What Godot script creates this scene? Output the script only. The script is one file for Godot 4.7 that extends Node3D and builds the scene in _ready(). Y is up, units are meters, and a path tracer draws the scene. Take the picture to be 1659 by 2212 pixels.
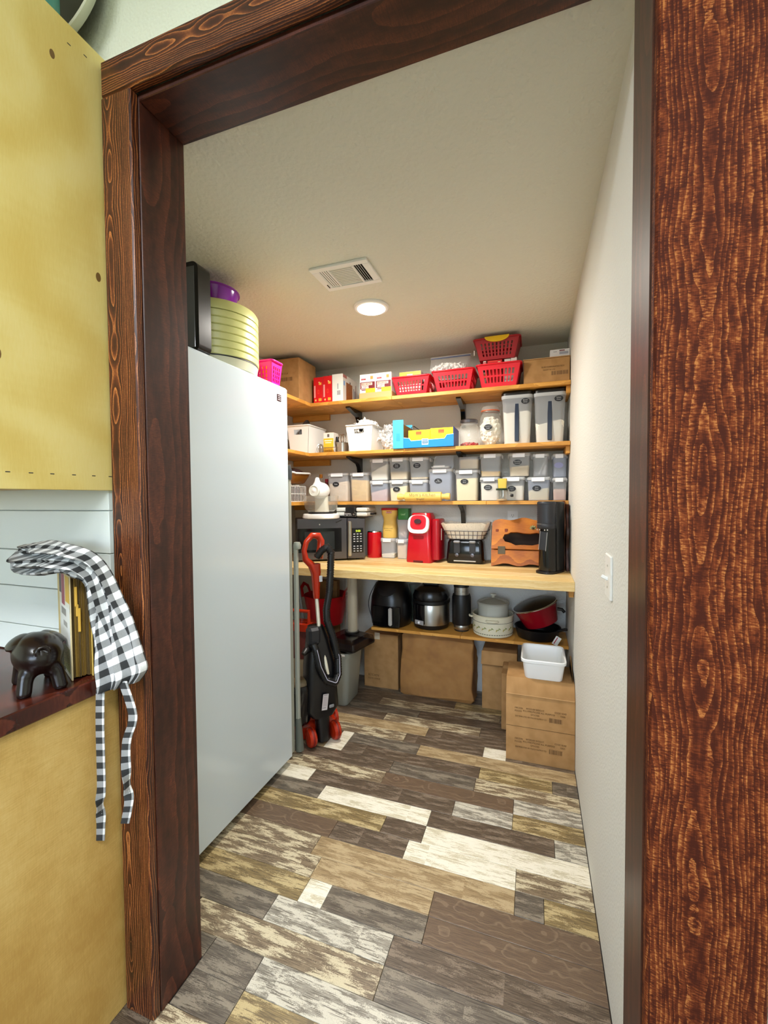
extends Node3D
# Pantry seen through a stained timber door opening from a kitchen. Units are metres, y up, camera above the origin.

class MB:
	var v := PackedVector3Array()
	var n := PackedVector3Array()
	var uv := PackedVector2Array()
	var o := Vector3.ZERO            # world origin of the thing: subtracted from every point
	var x := Transform3D.IDENTITY    # applied to points before o
	var us := 1.0
	func tri(a: Vector3, b: Vector3, c: Vector3, na: Vector3, nb: Vector3, nc: Vector3, ua: Vector2, ub: Vector2, uc: Vector2) -> void:
		for p in [a, c, b]:
			v.append(x * p - o)
		for q in [na, nc, nb]:
			n.append((x.basis * q).normalized())
		for w in [ua, uc, ub]:
			uv.append(w)
	func flat_uv(p: Vector3, nn: Vector3, g: int) -> Vector2:
		var k := nn.abs().max_axis_index()
		if k == g:
			return Vector2(p[(g + 1) % 3], p[(g + 2) % 3])
		return Vector2(p[g], p[3 - g - k])
	func poly(pts: Array, out: Vector3, g := 0) -> void:
		var nn: Vector3 = (pts[1] - pts[0]).cross(pts[2] - pts[0]).normalized()
		var ps := pts
		if nn.dot(out) < 0:
			ps = pts.duplicate()
			ps.reverse()
			nn = -nn
		for i in range(1, ps.size() - 1):
			tri(ps[0], ps[i], ps[i + 1], nn, nn, nn, flat_uv(ps[0], nn, g), flat_uv(ps[i], nn, g), flat_uv(ps[i + 1], nn, g))
	func box(c: Vector3, s: Vector3, b := 0.002, g := 0) -> MB:
		var h := s * 0.5
		b = minf(b, minf(h.x, minf(h.y, h.z)) * 0.9)
		for k in 3:
			var i := (k + 1) % 3
			var j := (k + 2) % 3
			for sg in [-1.0, 1.0]:
				var ps := []
				for q in [[-1, -1], [1, -1], [1, 1], [-1, 1]]:
					var p := Vector3.ZERO
					p[k] = sg * h[k]
					p[i] = q[0] * (h[i] - b)
					p[j] = q[1] * (h[j] - b)
					ps.append(c + p)
				var out := Vector3.ZERO
				out[k] = sg
				poly(ps, out, g)
				if b > 0.0:
					for s2 in [-1.0, 1.0]:
						var e := []
						for q in [[-1, 0], [1, 0], [1, 1], [-1, 1]]:
							var p := Vector3.ZERO
							p[j] = q[0] * (h[j] - b)
							p[k] = sg * (h[k] - (b if q[1] else 0.0))
							p[i] = s2 * (h[i] - (0.0 if q[1] else b))
							e.append(c + p)
						var oo := Vector3.ZERO
						oo[k] = sg
						oo[i] = s2
						poly(e, oo, g)
		if b > 0.0:
			for sx in [-1.0, 1.0]:
				for sy in [-1.0, 1.0]:
					for sz in [-1.0, 1.0]:
						var m := Vector3(sx, sy, sz)
						poly([c + m * Vector3(h.x, h.y - b, h.z - b), c + m * Vector3(h.x - b, h.y, h.z - b), c + m * Vector3(h.x - b, h.y - b, h.z)], m, g)
		return self
	func hexa(p: Array) -> MB:   # p[0..3] one face, p[4..7] the opposite face
		var c := Vector3.ZERO
		for q in p:
			c += q / 8.0
		for f in [[0, 1, 2, 3], [4, 5, 6, 7], [0, 1, 5, 4], [1, 2, 6, 5], [2, 3, 7, 6], [3, 0, 4, 7]]:
			poly([p[f[0]], p[f[1]], p[f[2]], p[f[3]]], (p[f[0]] + p[f[2]]) * 0.5 - c)
		return self
	func skin(r: Array, closed := true, crease := 40.0, cap_a := false, cap_b := false) -> MB:
		var nr := r.size()
		var nc: int = r[0].size()
		var qc := nc if closed else nc - 1
		var fn := []
		for i in nr - 1:
			var row := PackedVector3Array()
			for j in qc:
				var k := (j + 1) % nc
				row.append((r[i + 1][k] - r[i][j]).cross(r[i][k] - r[i + 1][j]).normalized())
			fn.append(row)
		var cc := cos(deg_to_rad(crease))
		var ul := PackedFloat32Array([0.0])
		for j in qc:
			var m := int(nr / 2)
			ul.append(ul[j] + (r[m][(j + 1) % nc] - r[m][j]).length())
		var vl := PackedFloat32Array([0.0])
		for i in nr - 1:
			vl.append(vl[i] + (r[i + 1][0] - r[i][0]).length())
		for i in nr - 1:
			for j in qc:
				var f: Vector3 = fn[i][j]
				if f.length_squared() < 0.5:
					continue
				var k := (j + 1) % nc
				var nn := []
				for w in [[0, 0], [1, 0], [1, 1], [0, 1]]:
					var s := Vector3.ZERO
					for di in [-1, 0]:
						for dj in [-1, 0]:
							var a: int = i + w[0] + di
							var b: int = j + w[1] + dj
							if a < 0 or a >= nr - 1:
								continue
							if closed:
								b = (b + qc) % qc
							elif b < 0 or b >= qc:
								continue
							var g: Vector3 = fn[a][b]
							if g.dot(f) > cc:
								s += g
					nn.append(s.normalized() if s.length_squared() > 0.01 else f)
				var A: Vector3 = r[i][j]
				var B: Vector3 = r[i + 1][j]
				var C: Vector3 = r[i + 1][k]
				var D: Vector3 = r[i][k]
				var ua := Vector2(ul[j], vl[i]) * us
				var ub := Vector2(ul[j], vl[i + 1]) * us
				var uc := Vector2(ul[j + 1], vl[i + 1]) * us
				var ud := Vector2(ul[j + 1], vl[i]) * us
				if not A.is_equal_approx(B) and not B.is_equal_approx(C):
					tri(A, B, C, nn[0], nn[1], nn[2], ua, ub, uc)
				if not A.is_equal_approx(D) and not D.is_equal_approx(C):
					tri(A, C, D, nn[0], nn[2], nn[3], ua, uc, ud)
		for e in [[cap_a, 0], [cap_b, nr - 1]]:
			if e[0]:
				var ring: PackedVector3Array = r[e[1]]
				var m := Vector3.ZERO
				for p in ring:
					m += p / nc
				var nn := Vector3.ZERO
				for j in nc:
					nn += (ring[(j + 1) % nc] - m).cross(ring[j] - m)
				nn = nn.normalized() * (-1.0 if e[1] == 0 else 1.0)
				for j in nc:
					var p1: Vector3 = ring[j]
					var p2: Vector3 = ring[(j + 1) % nc]
					if e[1] == 0:
						tri(m, p1, p2, nn, nn, nn, flat_uv(m, nn, 0), flat_uv(p1, nn, 0), flat_uv(p2, nn, 0))
					else:
						tri(m, p2, p1, nn, nn, nn, flat_uv(m, nn, 0), flat_uv(p2, nn, 0), flat_uv(p1, nn, 0))
		return self
	func lathe(prof: Array, segs := 24, c := Vector3.ZERO, crease := 35.0) -> MB:
		var r := []
		for p in prof:
			var ring := PackedVector3Array()
			for j in segs:
				var a := TAU * j / segs
				ring.append(c + Vector3(cos(a) * p[0], p[1], sin(a) * p[0]))
			r.append(ring)
		return skin(r, true, crease, prof[0][0] > 0.0001, prof[-1][0] > 0.0001)
	static func rr(w: float, d: float, rad: float, q := 4) -> PackedVector2Array:
		var out := PackedVector2Array()
		rad = minf(rad, minf(w, d) * 0.499)
		for c in [[1, 1, 0.0], [-1, 1, 0.25], [-1, -1, 0.5], [1, -1, 0.75]]:
			for i in q + 1:
				var a: float = TAU * (c[2] + 0.25 * i / q)
				out.append(Vector2(c[0] * (w * 0.5 - rad) + cos(a) * rad, c[1] * (d * 0.5 - rad) + sin(a) * rad))
		return out
	func loft(sec: Array, c := Vector3.ZERO, cap_a := true, cap_b := true, crease := 40.0, q := 4) -> MB:   # [y, width, depth, corner radius, shift x, shift z]
		var r := []
		for s in sec:
			var ring := PackedVector3Array()
			for p in MB.rr(s[1], s[2], s[3], q):
				ring.append(c + Vector3(p.x + (s[4] if s.size() > 4 else 0.0), s[0], p.y + (s[5] if s.size() > 5 else 0.0)))
			r.append(ring)
		return skin(r, true, crease, cap_a, cap_b)
	func tube(pts: Array, rad, segs := 8, loop := false, flat := 1.0) -> MB:
		var r := []
		var m := pts.size()
		var up := Vector3.UP
		for i in m:
			var a: Vector3 = pts[(i - 1 + m) % m] if loop or i > 0 else pts[0]
			var b: Vector3 = pts[(i + 1) % m] if loop or i < m - 1 else pts[m - 1]
			var t := (b - a).normalized()
			if absf(up.dot(t)) > 0.95:
				up = Vector3.RIGHT if absf(t.x) < 0.8 else Vector3.BACK
			var s := t.cross(up).normalized()
			up = s.cross(t).normalized()
			var q: float = rad[i] if rad is Array else rad
			var ring := PackedVector3Array()
			for j in segs:
				var g := TAU * j / segs
				ring.append(pts[i] + s * cos(g) * q + up * sin(g) * q * flat)
			r.append(ring)
		if loop:
			r.append(r[0])
		r.reverse()
		return skin(r, true, 60.0, not loop, not loop)
	func extrude(poly2: PackedVector2Array, depth: float, holes: Array = [], g := 0) -> MB:   # in the xy plane, from z = 0 to z = depth
		var p := poly2.duplicate()
		if Geometry2D.is_polygon_clockwise(p):
			p.reverse()
		var outline := p.duplicate()
		var big := PackedVector2Array()   # worked out in millimetres: the triangulator drops very small ears
		for q in p:
			big.append(q * 1000.0)
		var pieces := [big]
		for h in holes:   # halve the outline across the hole, then cut the hole out of both halves
			var hb := PackedVector2Array()
			var mid := 0.0
			for q in h:
				hb.append(q * 1000.0)
				mid += q.x * 1000.0 / h.size()
			var next := []
			for pc in pieces:
				for e in [[-1e5, mid], [mid, 1e5]]:
					for r in Geometry2D.intersect_polygons(pc, PackedVector2Array([Vector2(e[0], -1e5), Vector2(e[1], -1e5), Vector2(e[1], 1e5), Vector2(e[0], 1e5)])):
						next.append_array(Geometry2D.clip_polygons(r, hb))
			pieces = next
		for pc in pieces:
			var ix := Geometry2D.triangulate_polygon(pc)
			for zz in [[0.0, -1.0], [depth, 1.0]]:
				for i in range(0, ix.size(), 3):
					var t := []
					for k in 3:
						t.append(Vector3(pc[ix[i + k]].x * 0.001, pc[ix[i + k]].y * 0.001, zz[0]))
					if (t[1] - t[0]).cross(t[2] - t[0]).length_squared() > 1e-20:
						poly(t, Vector3(0, 0, zz[1]), g)
		var loops := [outline]
		for h in holes:
			var hh: PackedVector2Array = h.duplicate()
			if not Geometry2D.is_polygon_clockwise(hh):
				hh.reverse()
			loops.append(hh)
		for l in loops:
			var r0 := PackedVector3Array()
			var r1 := PackedVector3Array()
			for i in range(l.size() - 1, -1, -1):
				r0.append(Vector3(l[i].x, l[i].y, 0))
				r1.append(Vector3(l[i].x, l[i].y, depth))
			skin([r0, r1], true, 40.0)
		return self
	func panel(c: Vector3, right: Vector3, up: Vector3, w: float, h: float, th := 0.0008) -> MB:   # thin printed slab, 0..1 texture on its face
		var nn := right.cross(up).normalized()
		var p := []
		for q in [[-1, -1], [1, -1], [1, 1], [-1, 1]]:
			p.append(c + right * (q[0] * w * 0.5) + up * (q[1] * h * 0.5))
		var f := []
		for q in p:
			f.append(q + nn * th)
		hexa(p + f)
		var t := [Vector2(0, 1), Vector2(1, 1), Vector2(1, 0), Vector2(0, 0)]
		for i in [[0, 1, 2], [0, 2, 3]]:
			tri(f[i[0]] + nn * 0.0001, f[i[1]] + nn * 0.0001, f[i[2]] + nn * 0.0001, nn, nn, nn, t[i[0]], t[i[1]], t[i[2]])
		return self
	func holed(A: Vector3, B: Vector3, C: Vector3, D: Vector3, us_: Array, vs: Array, th: Vector3) -> MB:   # A,B bottom, C,D top (B right of A); us_, vs are the hole intervals
		var at := func(u: float, w: float) -> Vector3: return A.lerp(B, u).lerp(D.lerp(C, u), w)
		var vv := [0.0]
		for q in vs:
			vv.append_array(q)
		vv.append(1.0)
		for i in range(0, vv.size(), 2):
			var lo: float = vv[i]
			var hi: float = vv[i + 1]
			var f := [at.call(0.0, lo), at.call(1.0, lo), at.call(1.0, hi), at.call(0.0, hi)]
			hexa(f + f.map(func(q): return q + th))
		var uu := [0.0]
		for q in us_:
			uu.append_array(q)
		uu.append(1.0)
		for q in vs:
			for i in range(0, uu.size(), 2):
				var f := [at.call(uu[i], q[0]), at.call(uu[i + 1], q[0]), at.call(uu[i + 1], q[1]), at.call(uu[i], q[1])]
				hexa(f + f.map(func(w): return w + th))
		return self
	func nets(f: Callable, lo: Vector3, hi: Vector3, cell: float) -> MB:   # surface nets of a distance field
		var d := Vector3i(((hi - lo) / cell).ceil()) + Vector3i.ONE
		var g := PackedFloat32Array()
		g.resize(d.x * d.y * d.z)
		for k in d.z:
			for j in d.y:
				for i in d.x:
					g[(k * d.y + j) * d.x + i] = f.call(lo + Vector3(i, j, k) * cell)
		var vid := {}
		var vp := []
		for k in d.z - 1:
			for j in d.y - 1:
				for i in d.x - 1:
					var cs := []
					for c in 8:
						cs.append(g[((k + (c >> 2)) * d.y + j + ((c >> 1) & 1)) * d.x + i + (c & 1)])
					if cs.min() < 0.0 and cs.max() >= 0.0:
						var s := Vector3.ZERO
						var m := 0
						for c in 8:
							for ax in 3:
								var e: int = c | (1 << ax)
								if e != c and (cs[c] < 0.0) != (cs[e] < 0.0):
									var w: float = cs[c] / (cs[c] - cs[e])
									var p := Vector3(c & 1, (c >> 1) & 1, c >> 2)
									p[ax] = w
									s += p
									m += 1
						vid[(k * d.y + j) * d.x + i] = vp.size()
						vp.append(lo + (Vector3(i, j, k) + s / m) * cell)
		var vn := []
		for p in vp:
			var h := cell * 0.6
			vn.append(Vector3(f.call(p + Vector3(h, 0, 0)) - f.call(p - Vector3(h, 0, 0)), f.call(p + Vector3(0, h, 0)) - f.call(p - Vector3(0, h, 0)), f.call(p + Vector3(0, 0, h)) - f.call(p - Vector3(0, 0, h))).normalized())
		var st := [1, d.x, d.x * d.y]
		for k in range(1, d.z - 1):
			for j in range(1, d.y - 1):
				for i in range(1, d.x - 1):
					var a: int = (k * d.y + j) * d.x + i
					for ax in 3:
						var b: int = a + st[ax]
						if (g[a] < 0.0) == (g[b] < 0.0):
							continue
						var s1: int = st[(ax + 1) % 3]
						var s2: int = st[(ax + 2) % 3]
						var q := [a, a - s1, a - s1 - s2, a - s2]
						if g[a] >= 0.0:
							q.reverse()
						var w := []
						for e in q:
							if vid.has(e):
								w.append(vid[e])
						if w.size() == 4:
							for t in [[0, 1, 2], [0, 2, 3]]:
								tri(vp[w[t[0]]], vp[w[t[1]]], vp[w[t[2]]], vn[w[t[0]]], vn[w[t[1]]], vn[w[t[2]]], Vector2(vp[w[t[0]]].x, vp[w[t[0]]].y), Vector2(vp[w[t[1]]].x, vp[w[t[1]]].y), Vector2(vp[w[t[2]]].x, vp[w[t[2]]].y))
		return self
	func mesh(mat: Material) -> ArrayMesh:
		var a := []
		a.resize(Mesh.ARRAY_MAX)
		a[Mesh.ARRAY_VERTEX] = v
		a[Mesh.ARRAY_NORMAL] = n
		a[Mesh.ARRAY_TEX_UV] = uv
		var m := ArrayMesh.new()
		m.add_surface_from_arrays(Mesh.PRIMITIVE_TRIANGLES, a)
		m.surface_set_material(0, mat)
		return m

var org := Vector3.ZERO
var M := {}
var used := {}
var rng := RandomNumberGenerator.new()

func nb() -> MB:
	var m := MB.new()
	m.o = org
	return m

func numbered(c: String) -> String:
	used[c] = used.get(c, -1) + 1
	return c if used[c] == 0 else "%s_%03d" % [c, used[c]]

func tag(o: Node, label: String, cat: String, group := "") -> void:
	o.set_meta("label", label)
	o.set_meta("category", cat)
	if group:
		o.set_meta("group", group)

func thing(called: String, label: String, cat: String, at: Vector3, yaw := 0.0, group := "") -> Node3D:
	var o := Node3D.new()
	o.name = numbered(called)
	o.position = at
	o.rotation.y = yaw
	tag(o, label, cat, group)
	add_child(o)
	org = at if yaw == 0.0 else Vector3.ZERO
	return o

func part(parent: Node, called: String, mb: MB, mat: Material, label := "") -> MeshInstance3D:
	var o := MeshInstance3D.new()
	o.name = called
	o.mesh = mb.mesh(mat)
	if label:
		o.set_meta("label", label)
	parent.add_child(o, true)
	return o

func struct(called: String, mb: MB, mat: Material) -> MeshInstance3D:
	var o := MeshInstance3D.new()
	o.name = called
	o.mesh = mb.mesh(mat)
	o.set_meta("kind", "structure")
	add_child(o, true)
	return o

func words(parent: Node, s: String, h: float, at: Vector3, mat: Material, yaw := 0.0, pitch := 0.0, roll := 0.0, font := "Droid Sans") -> void:
	var t := TextMesh.new()
	var f := SystemFont.new()
	f.font_names = PackedStringArray([font])
	if font == "Droid Sans Bold":
		f.font_names = PackedStringArray(["Droid Sans"])
		f.font_weight = 700
	t.font = f
	t.text = s
	t.font_size = 16
	t.pixel_size = h / 12.0
	t.depth = 0.0004
	t.curve_step = 4.0
	t.material = mat
	var o := MeshInstance3D.new()
	o.name = "lettering"
	o.mesh = t
	o.position = at - org
	o.rotation = Vector3(pitch, yaw, roll)
	parent.add_child(o, true)

func pm(col: String, rough := 0.6, metal := 0.0) -> StandardMaterial3D:
	var m := StandardMaterial3D.new()
	m.albedo_color = Color(col)
	m.roughness = rough
	m.metallic = metal
	return m

func clear(col: String, alpha: float, rough := 0.08) -> StandardMaterial3D:
	var m := pm(col, rough)
	m.transparency = BaseMaterial3D.TRANSPARENCY_ALPHA
	m.albedo_color.a = alpha
	return m

func noise(freq: float, sd: int, oct := 3) -> FastNoiseLite:
	var f := FastNoiseLite.new()
	f.noise_type = FastNoiseLite.TYPE_SIMPLEX_SMOOTH
	f.frequency = freq
	f.seed = sd
	f.fractal_octaves = oct
	return f

func rough_normal(m: StandardMaterial3D, freq: float, strength: float, scale: float, sd := 3) -> StandardMaterial3D:   # fine relief, the same on every face
	var t := NoiseTexture2D.new()
	t.width = 256
	t.height = 256
	t.seamless = true
	t.noise = noise(freq, sd, 4)
	t.as_normal_map = true
	t.bump_strength = strength
	m.normal_enabled = true
	m.normal_texture = t
	m.normal_scale = 1.0
	m.uv1_triplanar = true
	m.uv1_world_triplanar = true
	m.uv1_scale = Vector3.ONE * scale
	return m

func speckle(cols: Array, freq: float, scale: float, rough := 0.8, cellular := false, sd := 1, bump := 0.0) -> StandardMaterial3D:
	var m := pm("ffffff", rough)
	var t := NoiseTexture2D.new()
	t.width = 256
	t.height = 256
	t.seamless = true
	var f := noise(freq, sd, 3)
	if cellular:
		f.noise_type = FastNoiseLite.TYPE_CELLULAR
		f.cellular_return_type = FastNoiseLite.RETURN_CELL_VALUE
		f.fractal_octaves = 1
	t.noise = f
	var g := Gradient.new()
	g.offsets = PackedFloat32Array(range(cols.size()).map(func(i): return float(i) / (cols.size() - 1)))
	g.colors = PackedColorArray(cols.map(func(c): return Color(c)))
	t.color_ramp = g
	m.albedo_texture = t
	m.uv1_triplanar = true
	m.uv1_scale = Vector3.ONE * scale
	return m

func tex_from(w: int, h: int, f: Callable) -> ImageTexture:
	var d := PackedByteArray()
	d.resize(w * h * 3)
	var k := 0
	for y in h:
		for x in w:
			var c: Color = f.call(x, y)
			d[k] = int(clampf(c.r, 0, 1) * 255.0)
			d[k + 1] = int(clampf(c.g, 0, 1) * 255.0)
			d[k + 2] = int(clampf(c.b, 0, 1) * 255.0)
			k += 3
	return ImageTexture.create_from_image(Image.create_from_data(w, h, false, Image.FORMAT_RGB8, d))

# Sawn board, grain along x: rings of a log cut along its length, fine fibres, cross saw marks.
func wood_tex(w: int, h: int, cols: Array, rings: float, wander: float, fibre: float, saw: float, sd: int, sharp := 1.5, centre := 0.5, contrast := 0.75, heart := 0.34, swing := 0.3) -> ImageTexture:
	var a := noise(1.0, sd, 2)
	var b := noise(1.0, sd + 9, 3)
	var c0 := Color(cols[0])
	var c1 := Color(cols[1])
	var c2 := Color(cols[2])
	var depth := PackedFloat32Array()
	for x in w:
		var s := TAU * x / w
		depth.append(heart + swing * a.get_noise_2d(cos(s) * wander, sin(s) * wander) + 0.012 * b.get_noise_2d(cos(s) * 9.0, sin(s) * 9.0))
	return tex_from(w, h, func(x: int, y: int) -> Color:
		var yy := float(y) / h - centre + 0.07 * b.get_noise_2d(x * 0.0025, y * 0.006)
		var r := sqrt(yy * yy + depth[x] * depth[x]) * rings
		var ring := pow(fposmod(r, 1.0), sharp) if sharp > 1.0 else 0.5 - 0.5 * cos(r * TAU)
		var fb := b.get_noise_2d(x * 0.03, y * 1.1)
		var t := ring * contrast + 0.12 + fb * fibre + a.get_noise_2d(x * 0.003, y * 0.012 + 50.0) * 0.2
		if saw > 0.0:
			t = t * (1.0 + saw * 1.6 * b.get_noise_2d(x * 0.35 + y * 0.03 + 300.0, y * 0.04)) + saw * 0.45 * a.get_noise_2d(x * 0.02, y * 0.03 + 90.0) + saw * 0.35 * b.get_noise_2d(x * 0.45, y * 0.012)
		return c0.lerp(c1, clampf(t * 2.0, 0, 1)).lerp(c2, clampf(t * 2.0 - 1.0, 0, 1)))

# Weathered floor strip, grain along x: base wood, second coat worn off in ragged patches, dark streaks.
func floor_tex(base: String, dark: String, coat: String, cover: float, sd: int, veins := false) -> ImageTexture:
	var a := noise(1.0, sd, 4)
	var b := noise(1.0, sd + 5, 3)
	var c0 := Color(base)
	var c1 := Color(dark)
	var c2 := Color(coat)
	return tex_from(1024, 192, func(x: int, y: int) -> Color:
		var f := a.get_noise_2d(x * 0.012, y * 0.35)
		var c := c0.lerp(c1, clampf(0.35 + f * 1.5, 0, 1))
		if veins:
			var yy := y / 192.0 - 0.5
			var r := sqrt(yy * yy + pow(0.3 + 0.25 * a.get_noise_1d(x * 0.004), 2.0)) * 9.0 + b.get_noise_2d(x * 0.01, y * 0.02) * 0.3
			c = c.lerp(c2, 0.36 * smoothstep(0.72, 0.97, fposmod(r, 1.0)))
		else:
			var p := b.get_noise_2d(x * 0.006, y * 0.022) + 0.35 * b.get_noise_2d(x * 0.05, y * 0.16 + 70.0) + 0.4 * a.get_noise_2d(x * 0.22, y * 0.3) + 0.3 * a.get_noise_2d(x * 0.02, y * 0.5 + 40.0)
			c = c.lerp(c2, 0.9 * smoothstep(-0.14, 0.14, p - (1.0 - cover * 2.0) * 0.45))
			c = c.lerp(c1, 0.75 * smoothstep(0.28, 0.45, a.get_noise_2d(x * 0.008 + 200.0, y * 0.09)))
		return c * (1.0 + 0.12 * b.get_noise_2d(x * 0.3, y * 0.6)))

func board_mat(t: ImageTexture, len_m: float, wid_m: float, rough := 0.5) -> StandardMaterial3D:
	var m := pm("ffffff", rough)
	m.albedo_texture = t
	m.uv1_scale = Vector3(1.0 / len_m, 1.0 / wid_m, 1)
	return m

func print_mat(w: int, h: int, bg: String, rects: Array, discs: Array = [], sd := 4) -> StandardMaterial3D:   # flat print on a carton
	var b := noise(0.16, sd, 2)
	var m := pm("ffffff", 0.5)
	var im := Image.create(w, h, false, Image.FORMAT_RGB8)
	im.fill(Color(bg))
	for r in rects:
		im.fill_rect(Rect2i(r[0], r[1], r[2], r[3]), Color(r[4]))
	for d in discs:
		for y in h:
			for x in w:
				var q := Vector2((x - d[0]) / d[2], (y - d[1]) / d[3])
				if q.length() < 1.0:
					im.set_pixel(x, y, Color(d[4]) if q.length() > 0.86 else Color(d[5]).lerp(Color(d[6]), clampf(0.5 + 1.6 * b.get_noise_2d(x * 1.5, y * 1.5), 0, 1)))
	m.albedo_texture = ImageTexture.create_from_image(im)
	return m

func _ready() -> void:
	rng.seed = 11
	# ---------- camera, sky, lights, exposure ----------
	var cam := Camera3D.new()
	cam.name = "camera"
	cam.fov = 2.0 * rad_to_deg(atan(1106.0 / 925.0))
	cam.near = 0.02
	cam.transform = Transform3D(Basis(Vector3(0.9433, -0.0075, -0.3318), Vector3(-0.0039, 0.9994, -0.0336), Vector3(0.3318, 0.033, 0.9428)).orthonormalized(), Vector3(0, 1.4, 0))
	cam.current = true
	add_child(cam)
	var env := Environment.new()
	env.background_mode = Environment.BG_SKY
	var sky := Sky.new()
	var psm := ProceduralSkyMaterial.new()
	psm.sky_top_color = Color("7fa6d6")
	psm.sky_horizon_color = Color("dfe8ee")
	psm.ground_horizon_color = Color("b9bfae")
	psm.ground_bottom_color = Color("8a8a74")
	psm.sky_energy_multiplier = 3.0
	sky.sky_material = psm
	env.sky = sky
	env.tonemap_mode = Environment.TONE_MAPPER_LINEAR
	env.tonemap_exposure = 1.7
	env.sdfgi_enabled = true
	env.ssao_enabled = true
	env.ssil_enabled = true
	var we := WorldEnvironment.new()
	we.name = "world_environment"
	we.environment = env
	add_child(we)
	materials()
	ceiling_lamps()
	shell()
	floor_boards()
	door_frame()
	kitchen_cabinets()
	shelving()
	fridge_and_top()
	top_shelf()
	middle_shelf()
	lower_shelf_containers()
	counter_items()
	under_counter()
	floor_items()
	kitchen_items()
	fittings()

func area(at: Vector3, rot: Vector3, size: Vector2, energy: float, col: Color) -> void:
	var l := AreaLight3D.new()
	l.name = "lamp_light"
	l.position = at
	l.rotation = rot
	l.area_size = size
	l.light_energy = energy
	l.light_color = col
	l.shadow_enabled = true
	l.set("area_range", 12.0)
	l.set("area_attenuation", 2.0)
	add_child(l, true)

func ceiling_lamps() -> void:
	# pantry: round flush lamp
	var t := thing("ceiling_lamp", "round flush white lamp glowing on the pantry ceiling", "lamp", Vector3(-0.827, 2.42, -2.17))
	part(t, "trim_ring", nb().lathe([[0.095, 2.42], [0.095, 2.414], [0.088, 2.408], [0.078, 2.407]], 32, Vector3(-0.827, 0, -2.17)), M.white)
	var glow := pm("fff6e4", 0.5)
	glow.emission_enabled = true
	glow.emission = Color("fff4e0")
	glow.emission_energy_multiplier = 9.0
	part(t, "lens", nb().lathe([[0.078, 2.4085], [0.06, 2.4], [0.0, 2.396]], 32, Vector3(-0.827, 0, -2.17)), glow)
	area(Vector3(-0.827, 2.39, -2.17), Vector3(-PI / 2, 0, 0), Vector2(0.14, 0.14), 1.8, Color("fff9ef"))
	# kitchen: two unseen flush panels behind the camera, placed to light the doorway
	for s in [[-0.95, "left"], [0.75, "right"]]:
		var k := thing("unseen_ceiling_panel", "unseen rectangular light panel on the kitchen ceiling behind the camera, %s of the room, placed to light the doorway" % s[1], "lamp", Vector3(s[0], 3.0, 0.9), 0.0, "unseen kitchen ceiling panels")
		part(k, "frame", nb().box(Vector3(s[0], 2.985, 0.9), Vector3(1.26, 0.03, 0.66), 0.004), M.white)
		var g2: StandardMaterial3D = glow.duplicate()
		g2.emission_energy_multiplier = 2.0
		part(k, "lens", nb().box(Vector3(s[0], 2.968, 0.9), Vector3(1.2, 0.01, 0.6), 0.003), g2)
		area(Vector3(s[0], 2.955, 0.9), Vector3(-PI / 2, 0, 0), Vector2(1.2, 0.6), 3.9, Color("eef6ff"))

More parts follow.
